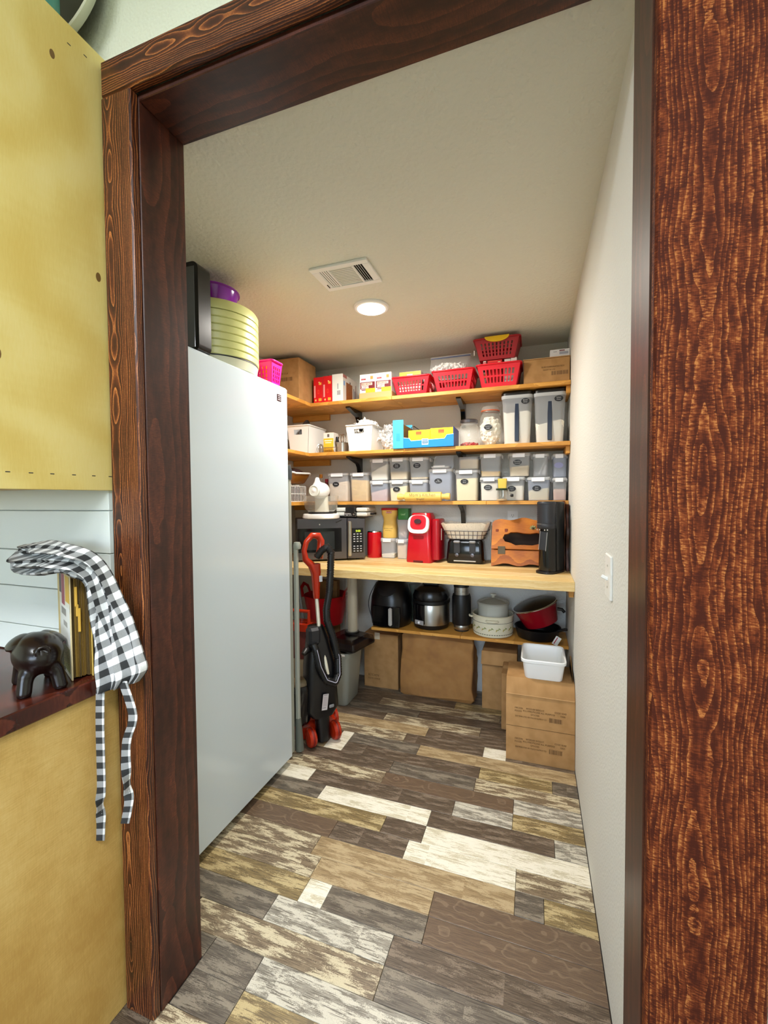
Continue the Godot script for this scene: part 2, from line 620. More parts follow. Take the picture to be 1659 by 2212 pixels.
func materials() -> void:
	M.white = pm("eeeeea", 0.45)
	M.white_gloss = pm("f2f3f2", 0.2)
	M.black = pm("0c0c0e", 0.4)
	M.black_gloss = pm("070709", 0.12)
	M.charcoal = pm("1d1e22", 0.5)
	M.steel = pm("b8b6b0", 0.28, 1.0)
	M.dark_steel = pm("646267", 0.28, 0.9)
	M.chrome = pm("d8d8d8", 0.12, 1.0)
	M.red = pm("c80f1e", 0.35)
	M.red_basket = pm("e0182c", 0.35)
	M.dark_red = pm("a50f1c", 0.35)
	M.vac_red = pm("a9280d", 0.2)
	M.yellow = pm("f2c51c", 0.45)
	M.wall = rough_normal(pm("dcdbd4", 0.85), 0.12, 1.0, 3.0, 5)
	M.ceiling = rough_normal(pm("e0dfd0", 0.9), 0.07, 1.6, 2.2, 8)
	M.kitchen_wall = rough_normal(pm("e4e8d4", 0.8), 0.12, 1.0, 3.0, 6)
	M.shiplap = pm("e9efe9", 0.22)
	M.stain_a = board_mat(wood_tex(2048, 256, ["2c130b", "61301a", "c47a3e"], 20.0, 1.5, 0.14, 0.12, 21, 2.2, 0.62, 0.85, 0.12, 0.13), 2.5, 0.11, 0.35)
	M.stain_b = board_mat(wood_tex(2048, 256, ["2e140d", "562a1b", "85482b"], 7.0, 0.4, 0.16, 0.35, 33, 1.6, 0.8, 0.4), 2.5, 0.17, 0.4)
	M.stain_c = board_mat(wood_tex(2048, 384, ["3e190d", "6e3318", "a86a36"], 26.0, 1.2, 0.24, 0.9, 47, 2.2, 0.36, 0.6, 0.09, 0.09), 2.5, 0.19, 0.75)
	M.stain_c.metallic_specular = 0.25
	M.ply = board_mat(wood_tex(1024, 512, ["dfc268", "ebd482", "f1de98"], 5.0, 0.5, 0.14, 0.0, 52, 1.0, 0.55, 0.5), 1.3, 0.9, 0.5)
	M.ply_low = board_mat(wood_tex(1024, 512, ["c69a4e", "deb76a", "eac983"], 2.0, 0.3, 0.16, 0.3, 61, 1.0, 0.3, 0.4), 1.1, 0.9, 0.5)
	M.counter_dark = board_mat(wood_tex(1024, 256, ["32120b", "4a1d12", "6a3120"], 8.0, 1.2, 0.2, 0.0, 66), 1.4, 0.7, 0.22)
	M.pine = board_mat(wood_tex(1024, 192, ["c28634", "dda048", "e8b563"], 5.0, 0.6, 0.2, 0.0, 71, 1.2, 0.5, 0.5), 1.3, 0.34, 0.5)
	M.bench = []
	for i in 3:
		M.bench.append(board_mat(wood_tex(1024, 128, [["d3ae6c", "e6cc92", "f0deb2"], ["c59a58", "dcbd80", "ead4a0"], ["d6b274", "ead29e", "f2e2b8"]][i], 5.0, 0.5, 0.3, 0.0, 81 + i, 1.3, 0.6, 0.35), 1.4, 0.13, 0.45))
	M.card = speckle(["9c7444", "ab8150", "b58b58"], 0.02, 2.0, 0.85, false, 3)
	M.card_dark = speckle(["7c5a34", "8a653c", "94703f"], 0.02, 2.0, 0.85, false, 4)
	M.paper_bag = speckle(["94683a", "a2743f", "ab7f4a"], 0.015, 2.0, 0.8, false, 9)
	M.print_brown = pm("4f3416", 0.8)
	M.kraft_edge = pm("c29a68", 0.85)
	M.box_clear = clear("d2d6dc", 0.34, 0.3)
	M.box_blue = clear("c6d0e4", 0.42, 0.3)
	M.glass = clear("e4e8e0", 0.16, 0.03)
	M.smoke = clear("2a2020", 0.55, 0.1)
	M.lid_clear = clear("e6eaee", 0.55, 0.3)
	M.clasp = pm("e8ebf0", 0.3)
	M.flour = pm("eee9da", 0.95)
	M.meal = speckle(["e3d49c", "ecdfae", "f2e8c2"], 0.3, 3.0, 0.9, false, 12)
	M.rice = speckle(["c9b193", "dcc6a8", "e8d8c0"], 0.16, 3.0, 0.9, true, 13)
	M.macaroni = speckle(["c79d48", "dab45c", "e8c878"], 0.12, 3.0, 0.8, true, 14)
	M.pasta = speckle(["bfa878", "d9c496", "e9d9b4"], 0.1, 3.0, 0.8, true, 15)
	M.pinkish = speckle(["b58c80", "cfa898", "dcc0b0"], 0.08, 3.0, 0.85, true, 16)
	M.oval = pm("14161c", 0.5)
	M.ink_white = pm("f2f2f2", 0.6)
	M.ink_grey = pm("b4b6ba", 0.6)
	M.ink_dark = pm("2b2a30", 0.6)
	M.floor_kinds = {}
	var fk := {"W": ["ddd5bd", "b7aa8b", "efe8d6", 0.75], "T": ["a58d68", "7d6748", "b9a37e", 0.5], "Y": ["917c52", "5d4e36", "c2ae80", 0.4], "B": ["6a5a4a", "41362b", "857564", 0.3], "G": ["6f6558", "473f36", "8d8271", 0.35], "V": ["715c48", "58473a", "a38e74", 0.0], "M": ["8d7b62", "594a39", "d3c6a5", 0.45], "S": ["a59e8f", "5f584d", "d2cbb9", 0.5]}
	var i2 := 100
	for k in fk:
		var q: Array = fk[k]
		M.floor_kinds[k] = board_mat(floor_tex(q[0], q[1], q[2], q[3], i2, k == "V"), 1.1, 0.14, 0.38)
		i2 += 7

func shell() -> void:
	org = Vector3.ZERO
	var b := MB.new()
	b.box(Vector3(-0.25, -0.06, 0.05), Vector3(6.0, 0.1, 6.9), 0.0)   # structural slab
	struct("floor", b, pm("5a5147", 0.6))
	var w := MB.new()
	w.box(Vector3(-0.8, 1.3, -3.16), Vector3(2.6, 2.6, 0.12), 0.0)
	struct("wall_back", w, M.wall)
	w = MB.new()
	w.box(Vector3(0.27, 1.21, -2.05), Vector3(0.14, 2.42, 2.1), 0.0)
	struct("wall_right", w, M.wall)
	w = MB.new()
	w.box(Vector3(-1.94, 1.21, -2.05), Vector3(0.14, 2.42, 2.1), 0.0)
	struct("wall_left", w, M.wall)
	w = MB.new()
	w.box(Vector3(-0.83, 2.48, -2.05), Vector3(2.6, 0.12, 2.1), 0.0)
	struct("ceiling", w, M.ceiling)
	# wall with the opening, kitchen side at z = -0.855
	w = MB.new()
	w.box(Vector3(-2.115, 1.5, -0.93), Vector3(2.27, 3.0, 0.15), 0.0)
	w.box(Vector3(1.475, 1.5, -0.93), Vector3(2.55, 3.0, 0.15), 0.0)
	w.box(Vector3(-0.39, 2.73, -0.93), Vector3(1.18, 0.54, 0.15), 0.0)
	struct("wall_front", w, M.kitchen_wall)
	# kitchen shell behind the camera: side walls, ceiling, rear wall with an unseen window for daylight
	w = MB.new()
	w.box(Vector3(-3.3, 1.5, 1.3), Vector3(0.12, 3.0, 4.6), 0.0)
	struct("wall_west", w, M.kitchen_wall)
	w = MB.new()
	w.box(Vector3(2.8, 1.5, 1.3), Vector3(0.12, 3.0, 4.6), 0.0)
	struct("wall_east", w, M.kitchen_wall)
	w = MB.new()
	w.box(Vector3(-0.25, 3.06, 1.2), Vector3(6.3, 0.12, 4.8), 0.0)
	struct("ceiling", w, M.kitchen_wall)
	w = MB.new()
	w.box(Vector3(-2.4, 1.5, 3.5), Vector3(1.9, 3.0, 0.14), 0.0)
	w.box(Vector3(2.0, 1.5, 3.5), Vector3(1.7, 3.0, 0.14), 0.0)
	w.box(Vector3(-0.15, 0.45, 3.5), Vector3(2.6, 0.9, 0.14), 0.0)
	w.box(Vector3(-0.15, 2.7, 3.5), Vector3(2.6, 0.6, 0.14), 0.0)
	struct("wall_rear", w, M.kitchen_wall)
	w = MB.new()
	for q in [[-1.42, 1.65, 0.06, 1.5], [1.12, 1.65, 0.06, 1.5], [-0.15, 1.65, 0.05, 1.5], [-0.15, 0.93, 2.5, 0.06], [-0.15, 2.37, 2.5, 0.06]]:
		w.box(Vector3(q[0], q[1], 3.5), Vector3(q[2], q[3], 0.08), 0.004)
	var wi := struct("window_1", w, M.white)  # window out of view, placed to let daylight reach the doorway
	part(wi, "pane", MB.new().box(Vector3(-0.15, 1.65, 3.5), Vector3(2.5, 1.44, 0.006), 0.0), M.glass)
	# glossy shiplap between counter and upper cabinet: boards with open joints
	w = MB.new()
	w.box(Vector3(-2.1, 1.19, -0.851), Vector3(2.05, 0.5, 0.008), 0.0)
	var bs := struct("trim_shiplap", w, pm("9fa8a2", 0.6))
	var ys := [0.95, 1.03, 1.146, 1.255, 1.371, 1.48]
	for i in ys.size() - 1:
		part(bs, "plank", MB.new().box(Vector3(-2.1, (ys[i] + ys[i + 1]) * 0.5, -0.842), Vector3(2.05, ys[i + 1] - ys[i] - 0.0022, 0.012), 0.0012), M.shiplap)

func floor_boards() -> void:
	var fl := get_node("floor")
	var rows := {
		-9: [[-0.9, "B"], [-0.1, "G"], [0.9, "V"], [2.0, "T"]], -8: [[-1.5, "G"], [-0.35, "Y"], [0.5, "G"], [2.0, "B"]],
		-7: [[-1.0, "V"], [0.1, "G"], [2.0, "M"]], -6: [[-0.8, "G"], [0.3, "B"], [2.0, "T"]],
		-5: [[-0.97, "B"], [-0.78, "M"], [-0.35, "M"], [0.4, "G"], [2.0, "B"]],
		-4: [[-0.776, "G"], [-0.05, "Y"], [0.6, "G"], [2.0, "S"]], -3: [[-0.776, "G"], [-0.12, "S"], [0.5, "B"], [2.0, "G"]],
		-2: [[-0.42, "M"], [0.05, "G"], [2.0, "B"]], -1: [[-0.85, "G"], [-0.42, "S"], [0.3, "B"]],
		0: [[-0.775, "Y"], [-0.685, "W"], [-0.33, "G"], [0.3, "V"]], 1: [[-0.78, "M"], [-0.331, "T"], [0.3, "V"]],
		2: [[-0.83, "M"], [-0.06, "T"], [0.035, "G"], [0.3, "Y"]], 3: [[-0.8, "V"], [-0.48, "B"], [-0.06, "W"], [0.3, "M"]],
		4: [[-0.608, "Y"], [-0.43, "B"], [0.3, "W"]], 5: [[-0.955, "G"], [-0.43, "W"], [0.08, "B"], [0.3, "S"]],
		6: [[-1.06, "W"], [-0.34, "B"], [-0.085, "S"], [0.3, "Y"]], 7: [[-0.71, "M"], [-0.085, "V"], [0.3, "S"]],
		8: [[-0.7, "B"], [-0.27, "G"], [0.3, "M"]], 9: [[-1.12, "T"], [-1.01, "W"], [-0.26, "B"], [0.085, "Y"], [0.3, "G"]],
		10: [[-1.08, "B"], [-1.01, "W"], [-0.605, "G"], [0.3, "T"]], 11: [[-0.71, "M"], [-0.26, "B"], [-0.14, "W"], [0.3, "B"]],
		12: [[-0.6, "T"], [0.3, "B"]], 13: [[-0.9, "B"], [-0.3, "M"], [0.3, "B"]], 14: [[-0.7, "G"], [0.3, "B"]], 15: [[-1.0, "B"], [-0.2, "M"], [0.3, "G"]],
		16: [[-0.5, "B"], [0.3, "Y"]], 17: [[-0.9, "G"], [0.3, "B"]], 18: [[-0.4, "B"], [0.3, "B"]], 19: [[0.3, "G"]]}
	for k in rows:
		var z: float = -1.26 - 0.0955 * (k + 0.5)
		var x: float = -3.2 if k < -4 else (-1.1 if k < -1 else -1.86)
		for s in rows[k]:
			var xe: float = minf(s[0], 0.198) if k > -2 else s[0]
			if k == -3:
				xe = minf(xe, 0.183)
				x = maxf(x, -0.954)
			elif k == -4:
				xe = minf(xe, 0.183)
				x = maxf(x, -0.954)
			if xe - x < 0.01:
				continue
			var b := MB.new()
			b.box(Vector3((x + xe) * 0.5, -0.005, z), Vector3(xe - x - 0.0014, 0.01, 0.0955 - 0.0012), 0.0009)
			var du := rng.randf() * 3.0
			for i in b.uv.size():
				b.uv[i] = Vector2(b.uv[i].x + du, b.uv[i].y - z + 0.048 + rng.seed % 7 * 0.01)
			part(fl, "plank", b, M.floor_kinds[s[1]])
			x = xe
	for q in [[-1.08, -0.955, -1.0375, 0.062, "G"], [0.185, 0.199, -1.0375, 0.062, "G"]]:   # slips behind the jambs
		part(fl, "plank", MB.new().box(Vector3((q[0] + q[1]) * 0.5, -0.005, q[2]), Vector3(q[1] - q[0], 0.01, q[3]), 0.0009), M.floor_kinds[q[4]])
	# the far kitchen floor behind the camera, beyond the boards built one by one
	var rest := MB.new()
	rest.box(Vector3(-0.25, -0.005, 1.47), Vector3(6.0, 0.01, 4.06), 0.0)
	part(fl, "floor_covering", rest, M.floor_kinds["G"])

func door_frame() -> void:
	# jambs line the wall, casings are nailed to the kitchen side
	struct("trim_1", MB.new().box(Vector3(-0.966, 1.215, -0.93), Vector3(0.022, 2.43, 0.15), 0.002, 1), M.stain_b)
	struct("trim_2", MB.new().box(Vector3(-1.006, 1.215, -0.8425), Vector3(0.1, 2.43, 0.025), 0.004, 1), M.stain_a)
	struct("trim_3", MB.new().box(Vector3(0.192, 1.215, -0.93), Vector3(0.016, 2.43, 0.15), 0.002, 1), M.stain_b)
	struct("trim_4", MB.new().box(Vector3(0.273, 1.26, -0.8425), Vector3(0.174, 2.52, 0.025), 0.004, 1), M.stain_c)
	struct("trim_5", MB.new().box(Vector3(-0.39, 2.424, -0.93), Vector3(1.13, 0.018, 0.15), 0.002, 0), M.stain_b)
	var h := MB.new()
	h.box(Vector3(-0.435, 2.4755, -0.8425), Vector3(1.24, 0.091, 0.025), 0.005, 0)
	struct("trim_6", h, M.stain_a)

func kitchen_cabinets() -> void:
	# upper cabinet, end panel towards the opening
	var t := thing("upper_cabinet", "yellow plywood upper cabinet with its knotty end panel beside the door frame", "cabinet", Vector3(-1.6, 1.425, -0.68))
	part(t, "end_panel", nb().box(Vector3(-1.074, 1.987, -0.67), Vector3(0.018, 1.124, 0.37), 0.001, 1), M.ply)
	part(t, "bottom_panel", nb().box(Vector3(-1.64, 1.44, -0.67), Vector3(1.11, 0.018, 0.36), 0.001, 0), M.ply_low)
	part(t, "top_panel", nb().box(Vector3(-1.64, 2.539, -0.67), Vector3(1.11, 0.018, 0.36), 0.001, 0), M.ply)
	part(t, "back_panel", nb().box(Vector3(-1.64, 1.987, -0.848), Vector3(1.11, 1.1, 0.008), 0.001, 0), M.ply)
	part(t, "end_panel", nb().box(Vector3(-2.2, 1.987, -0.67), Vector3(0.018, 1.124, 0.37), 0.001, 1), M.ply)
	for i in 2:
		var d := part(t, "door", nb().box(Vector3(-1.36 - 0.56 * i, 1.987, -0.474), Vector3(0.552, 1.11, 0.02), 0.003, 1), M.ply)
		part(d, "knob", nb().lathe([[0.006, 0.0], [0.006, 0.015], [0.014, 0.02], [0.014, 0.028], [0.0, 0.03]], 12, Vector3(-1.4 - 0.5 * i, 1.5, -0.464)), M.black)
	for z in [-0.835, -0.79, -0.74, -0.69, -0.645, -0.6, -0.555]:
		part(t, "staple", nb().box(Vector3(-1.0648, 1.462, z), Vector3(0.0006, 0.002, 0.009), 0.0), M.ink_dark)
	for q in [[2.5, -0.76], [2.51, -0.8], [2.515, -0.845]]:
		part(t, "staple", nb().box(Vector3(-1.0648, q[0], q[1]), Vector3(0.0006, 0.002, 0.008), 0.0), M.ink_dark)
	for q in [[1.71, -0.588, 0.011], [1.975, -0.818, 0.009], [2.44, -0.72, 0.008]]:
		var kn := nb()
		kn.x = Transform3D(Basis(Vector3(0, 0, -1), Vector3(0, 1, 0), Vector3(1, 0, 0)), Vector3(-1.0652, q[0], q[1]))
		kn.extrude(ell(q[2] * 0.75, q[2] * 1.3, 14), 0.0004)
		part(t, "knot", kn, pm("7a5a2a", 0.6), "dark knot in the plywood")
	# base cabinet
	t = thing("base_cabinet", "golden plywood base cabinet whose blotchy end panel stands under the dark counter", "cabinet", Vector3(-1.6, 0, -0.55))
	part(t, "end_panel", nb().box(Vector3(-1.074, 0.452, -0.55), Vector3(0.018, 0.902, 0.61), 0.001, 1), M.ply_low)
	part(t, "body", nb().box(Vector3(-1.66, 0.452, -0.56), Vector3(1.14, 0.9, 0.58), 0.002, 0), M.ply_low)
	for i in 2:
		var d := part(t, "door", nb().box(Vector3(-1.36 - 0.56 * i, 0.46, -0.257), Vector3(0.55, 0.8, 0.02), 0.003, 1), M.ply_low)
		part(d, "knob", nb().box(Vector3(-1.4 - 0.5 * i, 0.8, -0.24), Vector3(0.1, 0.012, 0.014), 0.004), M.black)
	var c := nb()
	org = Vector3(-1.63, 0.905, -0.545)
	c = nb()
	c.box(Vector3(-1.633, 0.927, -0.54), Vector3(1.176, 0.042, 0.62), 0.003, 0)
	var o := MeshInstance3D.new()
	o.name = "countertop"
	o.mesh = c.mesh(M.counter_dark)
	o.position = org
	tag(o, "dark red-brown wooden countertop on the plywood base cabinet", "countertop")
	add_child(o)

func ell(rx: float, ry: float, n := 20) -> PackedVector2Array:
	var p := PackedVector2Array()
	for i in n:
		p.append(Vector2(cos(TAU * i / n) * rx, sin(TAU * i / n) * ry))
	return p

func shelving() -> void:
	var defs := [
		["top pine wall shelf in an L round the corner just under the ceiling", 2.088, -0.915, -2.77, -1.53],
		["middle pine wall shelf in an L carrying white bins and jars", 1.73, -0.83, -2.77, -1.545],
		["lowest pine wall shelf carrying two rows of clear food containers", 1.375, -0.3, -2.88, -1.58]]
	for d in defs:
		var y: float = d[1]
		var t := thing("wall_shelf", d[0], "shelf", Vector3(-0.8, y - 0.024, -2.95), 0.0, "pine wall shelves")
		var zf: float = d[3]
		var dep := zf + 3.099
		var bx := [[-1.869, d[2]], [d[2], 0.199]]
		for q in bx:
			part(t, "board", nb().box(Vector3((q[0] + q[1]) * 0.5, y - 0.012, zf - dep * 0.5), Vector3(q[1] - q[0] - 0.001, 0.024, dep), 0.002, 0), M.pine)
		part(t, "board", nb().box(Vector3((-1.869 + d[4]) * 0.5, y - 0.012, (zf - 1.96) * 0.5), Vector3(d[4] + 1.869, 0.024, -1.96 - zf - 0.002), 0.002, 2), M.pine)
		part(t, "cleat", nb().box(Vector3(0.187, y - 0.047, zf - 0.16), Vector3(0.024, 0.045, 0.26), 0.002, 2), M.pine)
		part(t, "cleat", nb().box(Vector3(-1.7, y - 0.047, -3.085), Vector3(0.33, 0.045, 0.028), 0.002, 0), M.pine)
		for bxp in [-1.28, -0.48]:
			if y < 1.5 and bxp < -1.0:
				continue
			var s := dep / 0.33
			var m := nb()
			m.x = Transform3D(Basis(Vector3(0, 0, 1), Vector3(0, 1, 0), Vector3(-1, 0, 0)), Vector3(bxp + 0.016, y - 0.024, -3.099))
			m.extrude(PackedVector2Array([Vector2(0, 0), Vector2(0.24 * s, 0), Vector2(0.24 * s, -0.01), Vector2(0.07, -0.045), Vector2(0.045, -0.07), Vector2(0.016, -0.17), Vector2(0, -0.17)]), 0.032)
			part(t, "bracket", m, M.black_gloss, "black iron bracket")
	# thick bench of glued boards
	var t2 := thing("workbench", "thick light pine bench top under the lowest wall shelf", "bench", Vector3(-0.8, 0.902, -2.76))
	for i in 6:
		var m := nb().box(Vector3(-0.835, 0.927, -2.477 - 0.1135 * i), Vector3(2.068, 0.05, 0.1125), 0.0012, 0)
		for k in m.uv.size():
			m.uv[k].x += i * 0.37
		part(t2, "board", m, M.bench[(i * 2) % 3])
	part(t2, "cleat", nb().box(Vector3(0.187, 0.88, -2.78), Vector3(0.024, 0.042, 0.6), 0.002, 2), M.pine)
	part(t2, "cleat", nb().box(Vector3(-0.83, 0.88, -3.085), Vector3(2.0, 0.042, 0.028), 0.002, 0), M.pine)
	var t3 := thing("under_shelf", "thin pine shelf below the bench holding small appliances and pots", "shelf", Vector3(-0.45, 0.467, -2.95))
	part(t3, "board", nb().box(Vector3(-0.775, 0.477, -2.95), Vector3(0.628, 0.02, 0.298), 0.002, 0), M.pine)
	part(t3, "board", nb().box(Vector3(-0.13, 0.477, -2.95), Vector3(0.658, 0.02, 0.298), 0.002, 0), M.pine)
	part(t3, "cleat", nb().box(Vector3(-0.4, 0.447, -3.085), Vector3(1.15, 0.04, 0.028), 0.002, 0), M.pine)

func fridge_and_top() -> void:
	var t := thing("upright_freezer", "tall plain white upright freezer just inside the door opening", "freezer", Vector3(-1.53, 0, -1.51))
	part(t, "body", nb().loft([[0.03, 0.58, 0.84, 0.006], [1.965, 0.58, 0.84, 0.006]], Vector3(-1.56, 0, -1.51)), M.white_gloss)
	part(t, "door", nb().box(Vector3(-1.234, 1.0, -1.51), Vector3(0.068, 1.93, 0.846), 0.01), M.freezer if M.has("freezer") else pm("ccd8e0", 0.16))
	part(t, "kick_gap_shade", nb().box(Vector3(-1.28, 0.02, -1.51), Vector3(0.04, 0.034, 0.8), 0.002), M.charcoal)  # charcoal strip stands for the shade in the gap under the door
	var bd := part(t, "badge", nb().box(Vector3(-1.1995, 1.9, -1.851), Vector3(0.002, 0.034, 0.036), 0.0006), M.dark_steel, "small square metal badge")
	for q in [[1.909, 0.024], [1.9, 0.018], [1.891, 0.024]]:
		part(bd, "mark", nb().box(Vector3(-1.1978, q[0], -1.851), Vector3(0.0008, 0.003, q[1]), 0.0003), M.ink_white)
	for z in [-1.14, -1.88]:
		part(t, "foot", nb().lathe([[0.02, 0.0], [0.02, 0.03]], 12, Vector3(-1.35, 0, z)), M.black)
		part(t, "foot", nb().lathe([[0.02, 0.0], [0.02, 0.03]], 12, Vector3(-1.75, 0, z)), M.black)
	# round stacked dehydrator
	t = thing("food_dehydrator", "round pale green stack of shallow trays standing on the freezer", "dehydrator", Vector3(-1.39, 1.966, -1.63))
	var lime := pm("dadb92", 0.35)
	var c := Vector3(-1.39, 0, -1.63)
	part(t, "base", nb().lathe([[0.17, 1.966], [0.18, 1.97], [0.184, 2.0], [0.186, 2.008]], 48, c), pm("d8d8bc", 0.4))
	part(t, "seal", nb().lathe([[0.187, 2.009], [0.187, 2.013]], 48, c), M.charcoal)
	for i in 6:
		var y := 2.014 + 0.0315 * i
		part(t, "tray", nb().lathe([[0.187, y], [0.19, y + 0.003], [0.19, y + 0.026], [0.187, y + 0.0285], [0.184, y + 0.0285], [0.184, y + 0.0315]], 48, c), lime)
	part(t, "lid", nb().lathe([[0.19, 2.204], [0.19, 2.236], [0.184, 2.246], [0.15, 2.252], [0.0, 2.254]], 48, c), lime)
	# purple bowl
	t = thing("plastic_bowl", "translucent purple plastic bowl on top of the pale green tray stack", "bowl", Vector3(-1.42, 2.255, -1.65))
	part(t, "bowl", nb().lathe([[0.05, 2.255], [0.075, 2.262], [0.102, 2.31], [0.114, 2.352], [0.121, 2.356], [0.121, 2.36], [0.111, 2.36], [0.098, 2.312], [0.07, 2.268], [0.0, 2.262]], 40, Vector3(-1.42, 0, -1.65)), pm("7d16a0", 0.15))
	# black framed glass panel on edge
	t = thing("glass_tray", "black rimmed dark glass tray standing on edge at the front of the freezer top", "tray", Vector3(-1.36, 1.966, -1.36))
	var fr := nb()
	fr.x = Transform3D(Basis(), Vector3(-1.395, 2.1395, -1.4))
	fr.extrude(MB.rr(0.36, 0.345, 0.03, 5), 0.066)
	part(t, "rim", fr, pm("060608", 0.3))
	part(t, "glass", nb().box(Vector3(-1.395, 2.14, -1.3345), Vector3(0.325, 0.31, 0.004), 0.002), pm("55575a", 0.1))
	# pink basket with a yellow packet
	t = thing("plastic_basket", "hot pink perforated plastic basket behind the tray stack on the freezer", "basket", Vector3(-1.36, 1.966, -1.83))
	basket(t, -1.45, -1.225, 1.967, 2.085, -1.83, 0.095, 0.012, pm("f01287", 0.35), 9, 4, 0.55)
	t = thing("yellow_packet", "small yellow packet sticking out of the hot pink basket", "packet", Vector3(-1.3, 1.975, -1.83))
	part(t, "packet", nb().box(Vector3(-1.29, 2.04, -1.878), Vector3(0.05, 0.125, 0.05), 0.006), M.yellow)

# open basket with pierced walls; x0..x1 and y0..y1 at the rim, front at zf
func basket(t: Node3D, x0: float, x1: float, y0: float, y1: float, zf: float, dep: float, tap: float, mat: Material, nu: int, nv: int, hole := 0.6) -> void:
	var zb := zf - dep
	var lo := [Vector3(x0 + tap, y0, zf - tap), Vector3(x1 - tap, y0, zf - tap), Vector3(x1 - tap, y0, zb + tap), Vector3(x0 + tap, y0, zb + tap)]
	var hi := [Vector3(x0, y1, zf), Vector3(x1, y1, zf), Vector3(x1, y1, zb), Vector3(x0, y1, zb)]
	var m := nb()
	var c := Vector3((x0 + x1) * 0.5, 0, (zf + zb) * 0.5)
	for i in 4:
		var k := (i + 1) % 4
		var n := nu if i % 2 == 0 else maxi(2, int(round(nu * dep / (x1 - x0))))
		var us := []
		var m0 := 0.1 if i % 2 == 0 else 0.12
		for j in n:
			var s := (1.0 - 2.0 * m0) / n
			us.append([m0 + s * (j + 0.5 - hole * 0.5), m0 + s * (j + 0.5 + hole * 0.5)])
		var vs := []
		for j in nv:
			var s := 0.66 / nv
			vs.append([0.14 + s * (j + 0.5 - 0.39), 0.14 + s * (j + 0.5 + 0.39)])
		var inw: Vector3 = ((c - (lo[i] + lo[k]) * 0.5) * Vector3(1, 0, 1)).normalized() * 0.003
		m.holed(lo[i], lo[k], hi[k], hi[i], us, vs, inw)
	part(t, "wall", m, mat)
	var b := nb()
	b.loft([[y0 - 0.001, x1 - x0 - 2 * tap, dep - 2 * tap, 0.01], [y0 + 0.004, x1 - x0 - 2 * tap, dep - 2 * tap, 0.01]], c)
	part(t, "floor_panel", b, mat)
	var r := []
	for p in MB.rr(x1 - x0 + 0.006, dep + 0.006, 0.02, 4):
		r.append(c + Vector3(p.x, y1, p.y))
	part(t, "rim", nb().tube(r, 0.006, 8, true, 0.9), mat)

func oval_label(t: Node3D, at: Vector3, rx: float, ry: float, txt: String, pale := false) -> void:
	var m := nb()
	m.x = Transform3D(Basis(), at)
	m.extrude(ell(rx, ry), 0.0008)
	var p := part(t, "sticker", m, pm("8f93bf", 0.5) if pale else M.oval, "pale blue oval sticker" if pale else "black oval sticker")
	if txt:
		var ln := txt.split("/")
		for i in ln.size():
			var h := ry * (0.4 if ln.size() > 1 else 0.55)
			words(p, ln[i], h, at + Vector3(0, (0.34 if i == 0 else -0.34) * ry if ln.size() > 1 else 0.0, 0.001), M.ink_grey, 0.0, 0.0, 0.0, "Droid Serif")

# clear food box: x0..x1 at the lid, foot at y0, front at zf
func food_box(label: String, x0: float, x1: float, y0: float, h: float, zf: float, dep: float, fill: float, fmat: Material, slope: float, txt: String, ly := 0.5, cat := "container", tint: Material = null, group := "clear food containers on the lowest wall shelf") -> Node3D:
	var w := x1 - x0
	var c := Vector3((x0 + x1) * 0.5, 0, zf - dep * 0.5)
	var t := thing("food_container", label, cat, Vector3(c.x, y0, c.z), 0.0, group)
	var bm: Material = tint if tint else M.box_clear
	part(t, "body", nb().loft([[y0 + 0.0005, w * 0.86, dep * 0.86, 0.014], [y0 + 0.005, w * 0.88, dep * 0.88, 0.016], [y0 + h - 0.02, w * 0.95, dep * 0.95, 0.018]], c, true, false), bm)
	part(t, "lid", nb().loft([[y0 + h - 0.021, w * 0.97, dep * 0.97, 0.018], [y0 + h - 0.019, w, dep, 0.02], [y0 + h - 0.006, w, dep, 0.02], [y0 + h - 0.002, w - 0.008, dep - 0.008, 0.016]], c), M.lid_clear)
	part(t, "clasp", nb().box(c + Vector3(-0.004, y0 + h - 0.017, dep * 0.5 + 0.003), Vector3(w * 0.56, 0.026, 0.006), 0.002), M.clasp, "white snap clasp")
	for s in [-1, 1]:
		part(t, "clasp", nb().box(c + Vector3(s * (w * 0.5 + 0.002), y0 + h - 0.019, 0), Vector3(0.004, 0.024, dep * 0.5), 0.0015), M.clasp)
	if fill > 0.0:
		var r := []
		for q in [[0.004, 0.84], [fill, 0.89], [fill + 0.003, 0.6]]:
			var ring := PackedVector3Array()
			for p in MB.rr(w * q[1], dep * q[1], 0.013, 4):
				ring.append(c + Vector3(p.x, y0 + q[0] + (slope * p.x / w if q[0] > 0.01 else 0.0), p.y))
			r.append(ring)
		part(t, "contents", nb().skin(r, true, 40.0, true, true), fmat)
	if txt != "-":
		var fz := lerpf(0.88, 0.95, ly)
		oval_label(t, Vector3(c.x - 0.012 * w / 0.14, y0 + h * ly, c.z + dep * fz * 0.5 + 0.0018), 0.0265, 0.0175, "" if txt == "~" else txt, txt == "~")
	return t

func carton(called: String, label: String, cat: String, x0: float, x1: float, y0: float, y1: float, zf: float, dep: float, mat: Material, front: Material, group := "") -> Node3D:
	var t := thing(called, label, cat, Vector3((x0 + x1) * 0.5, y0, zf - dep * 0.5), 0.0, group)
	part(t, "body", nb().box(Vector3((x0 + x1) * 0.5, (y0 + y1) * 0.5, zf - dep * 0.5), Vector3(x1 - x0, y1 - y0, dep), 0.0015), mat)
	if front:
		part(t, "printed_front", nb().panel(Vector3((x0 + x1) * 0.5, (y0 + y1) * 0.5, zf), Vector3.RIGHT, Vector3.UP, x1 - x0 - 0.002, y1 - y0 - 0.002), front)
	return t

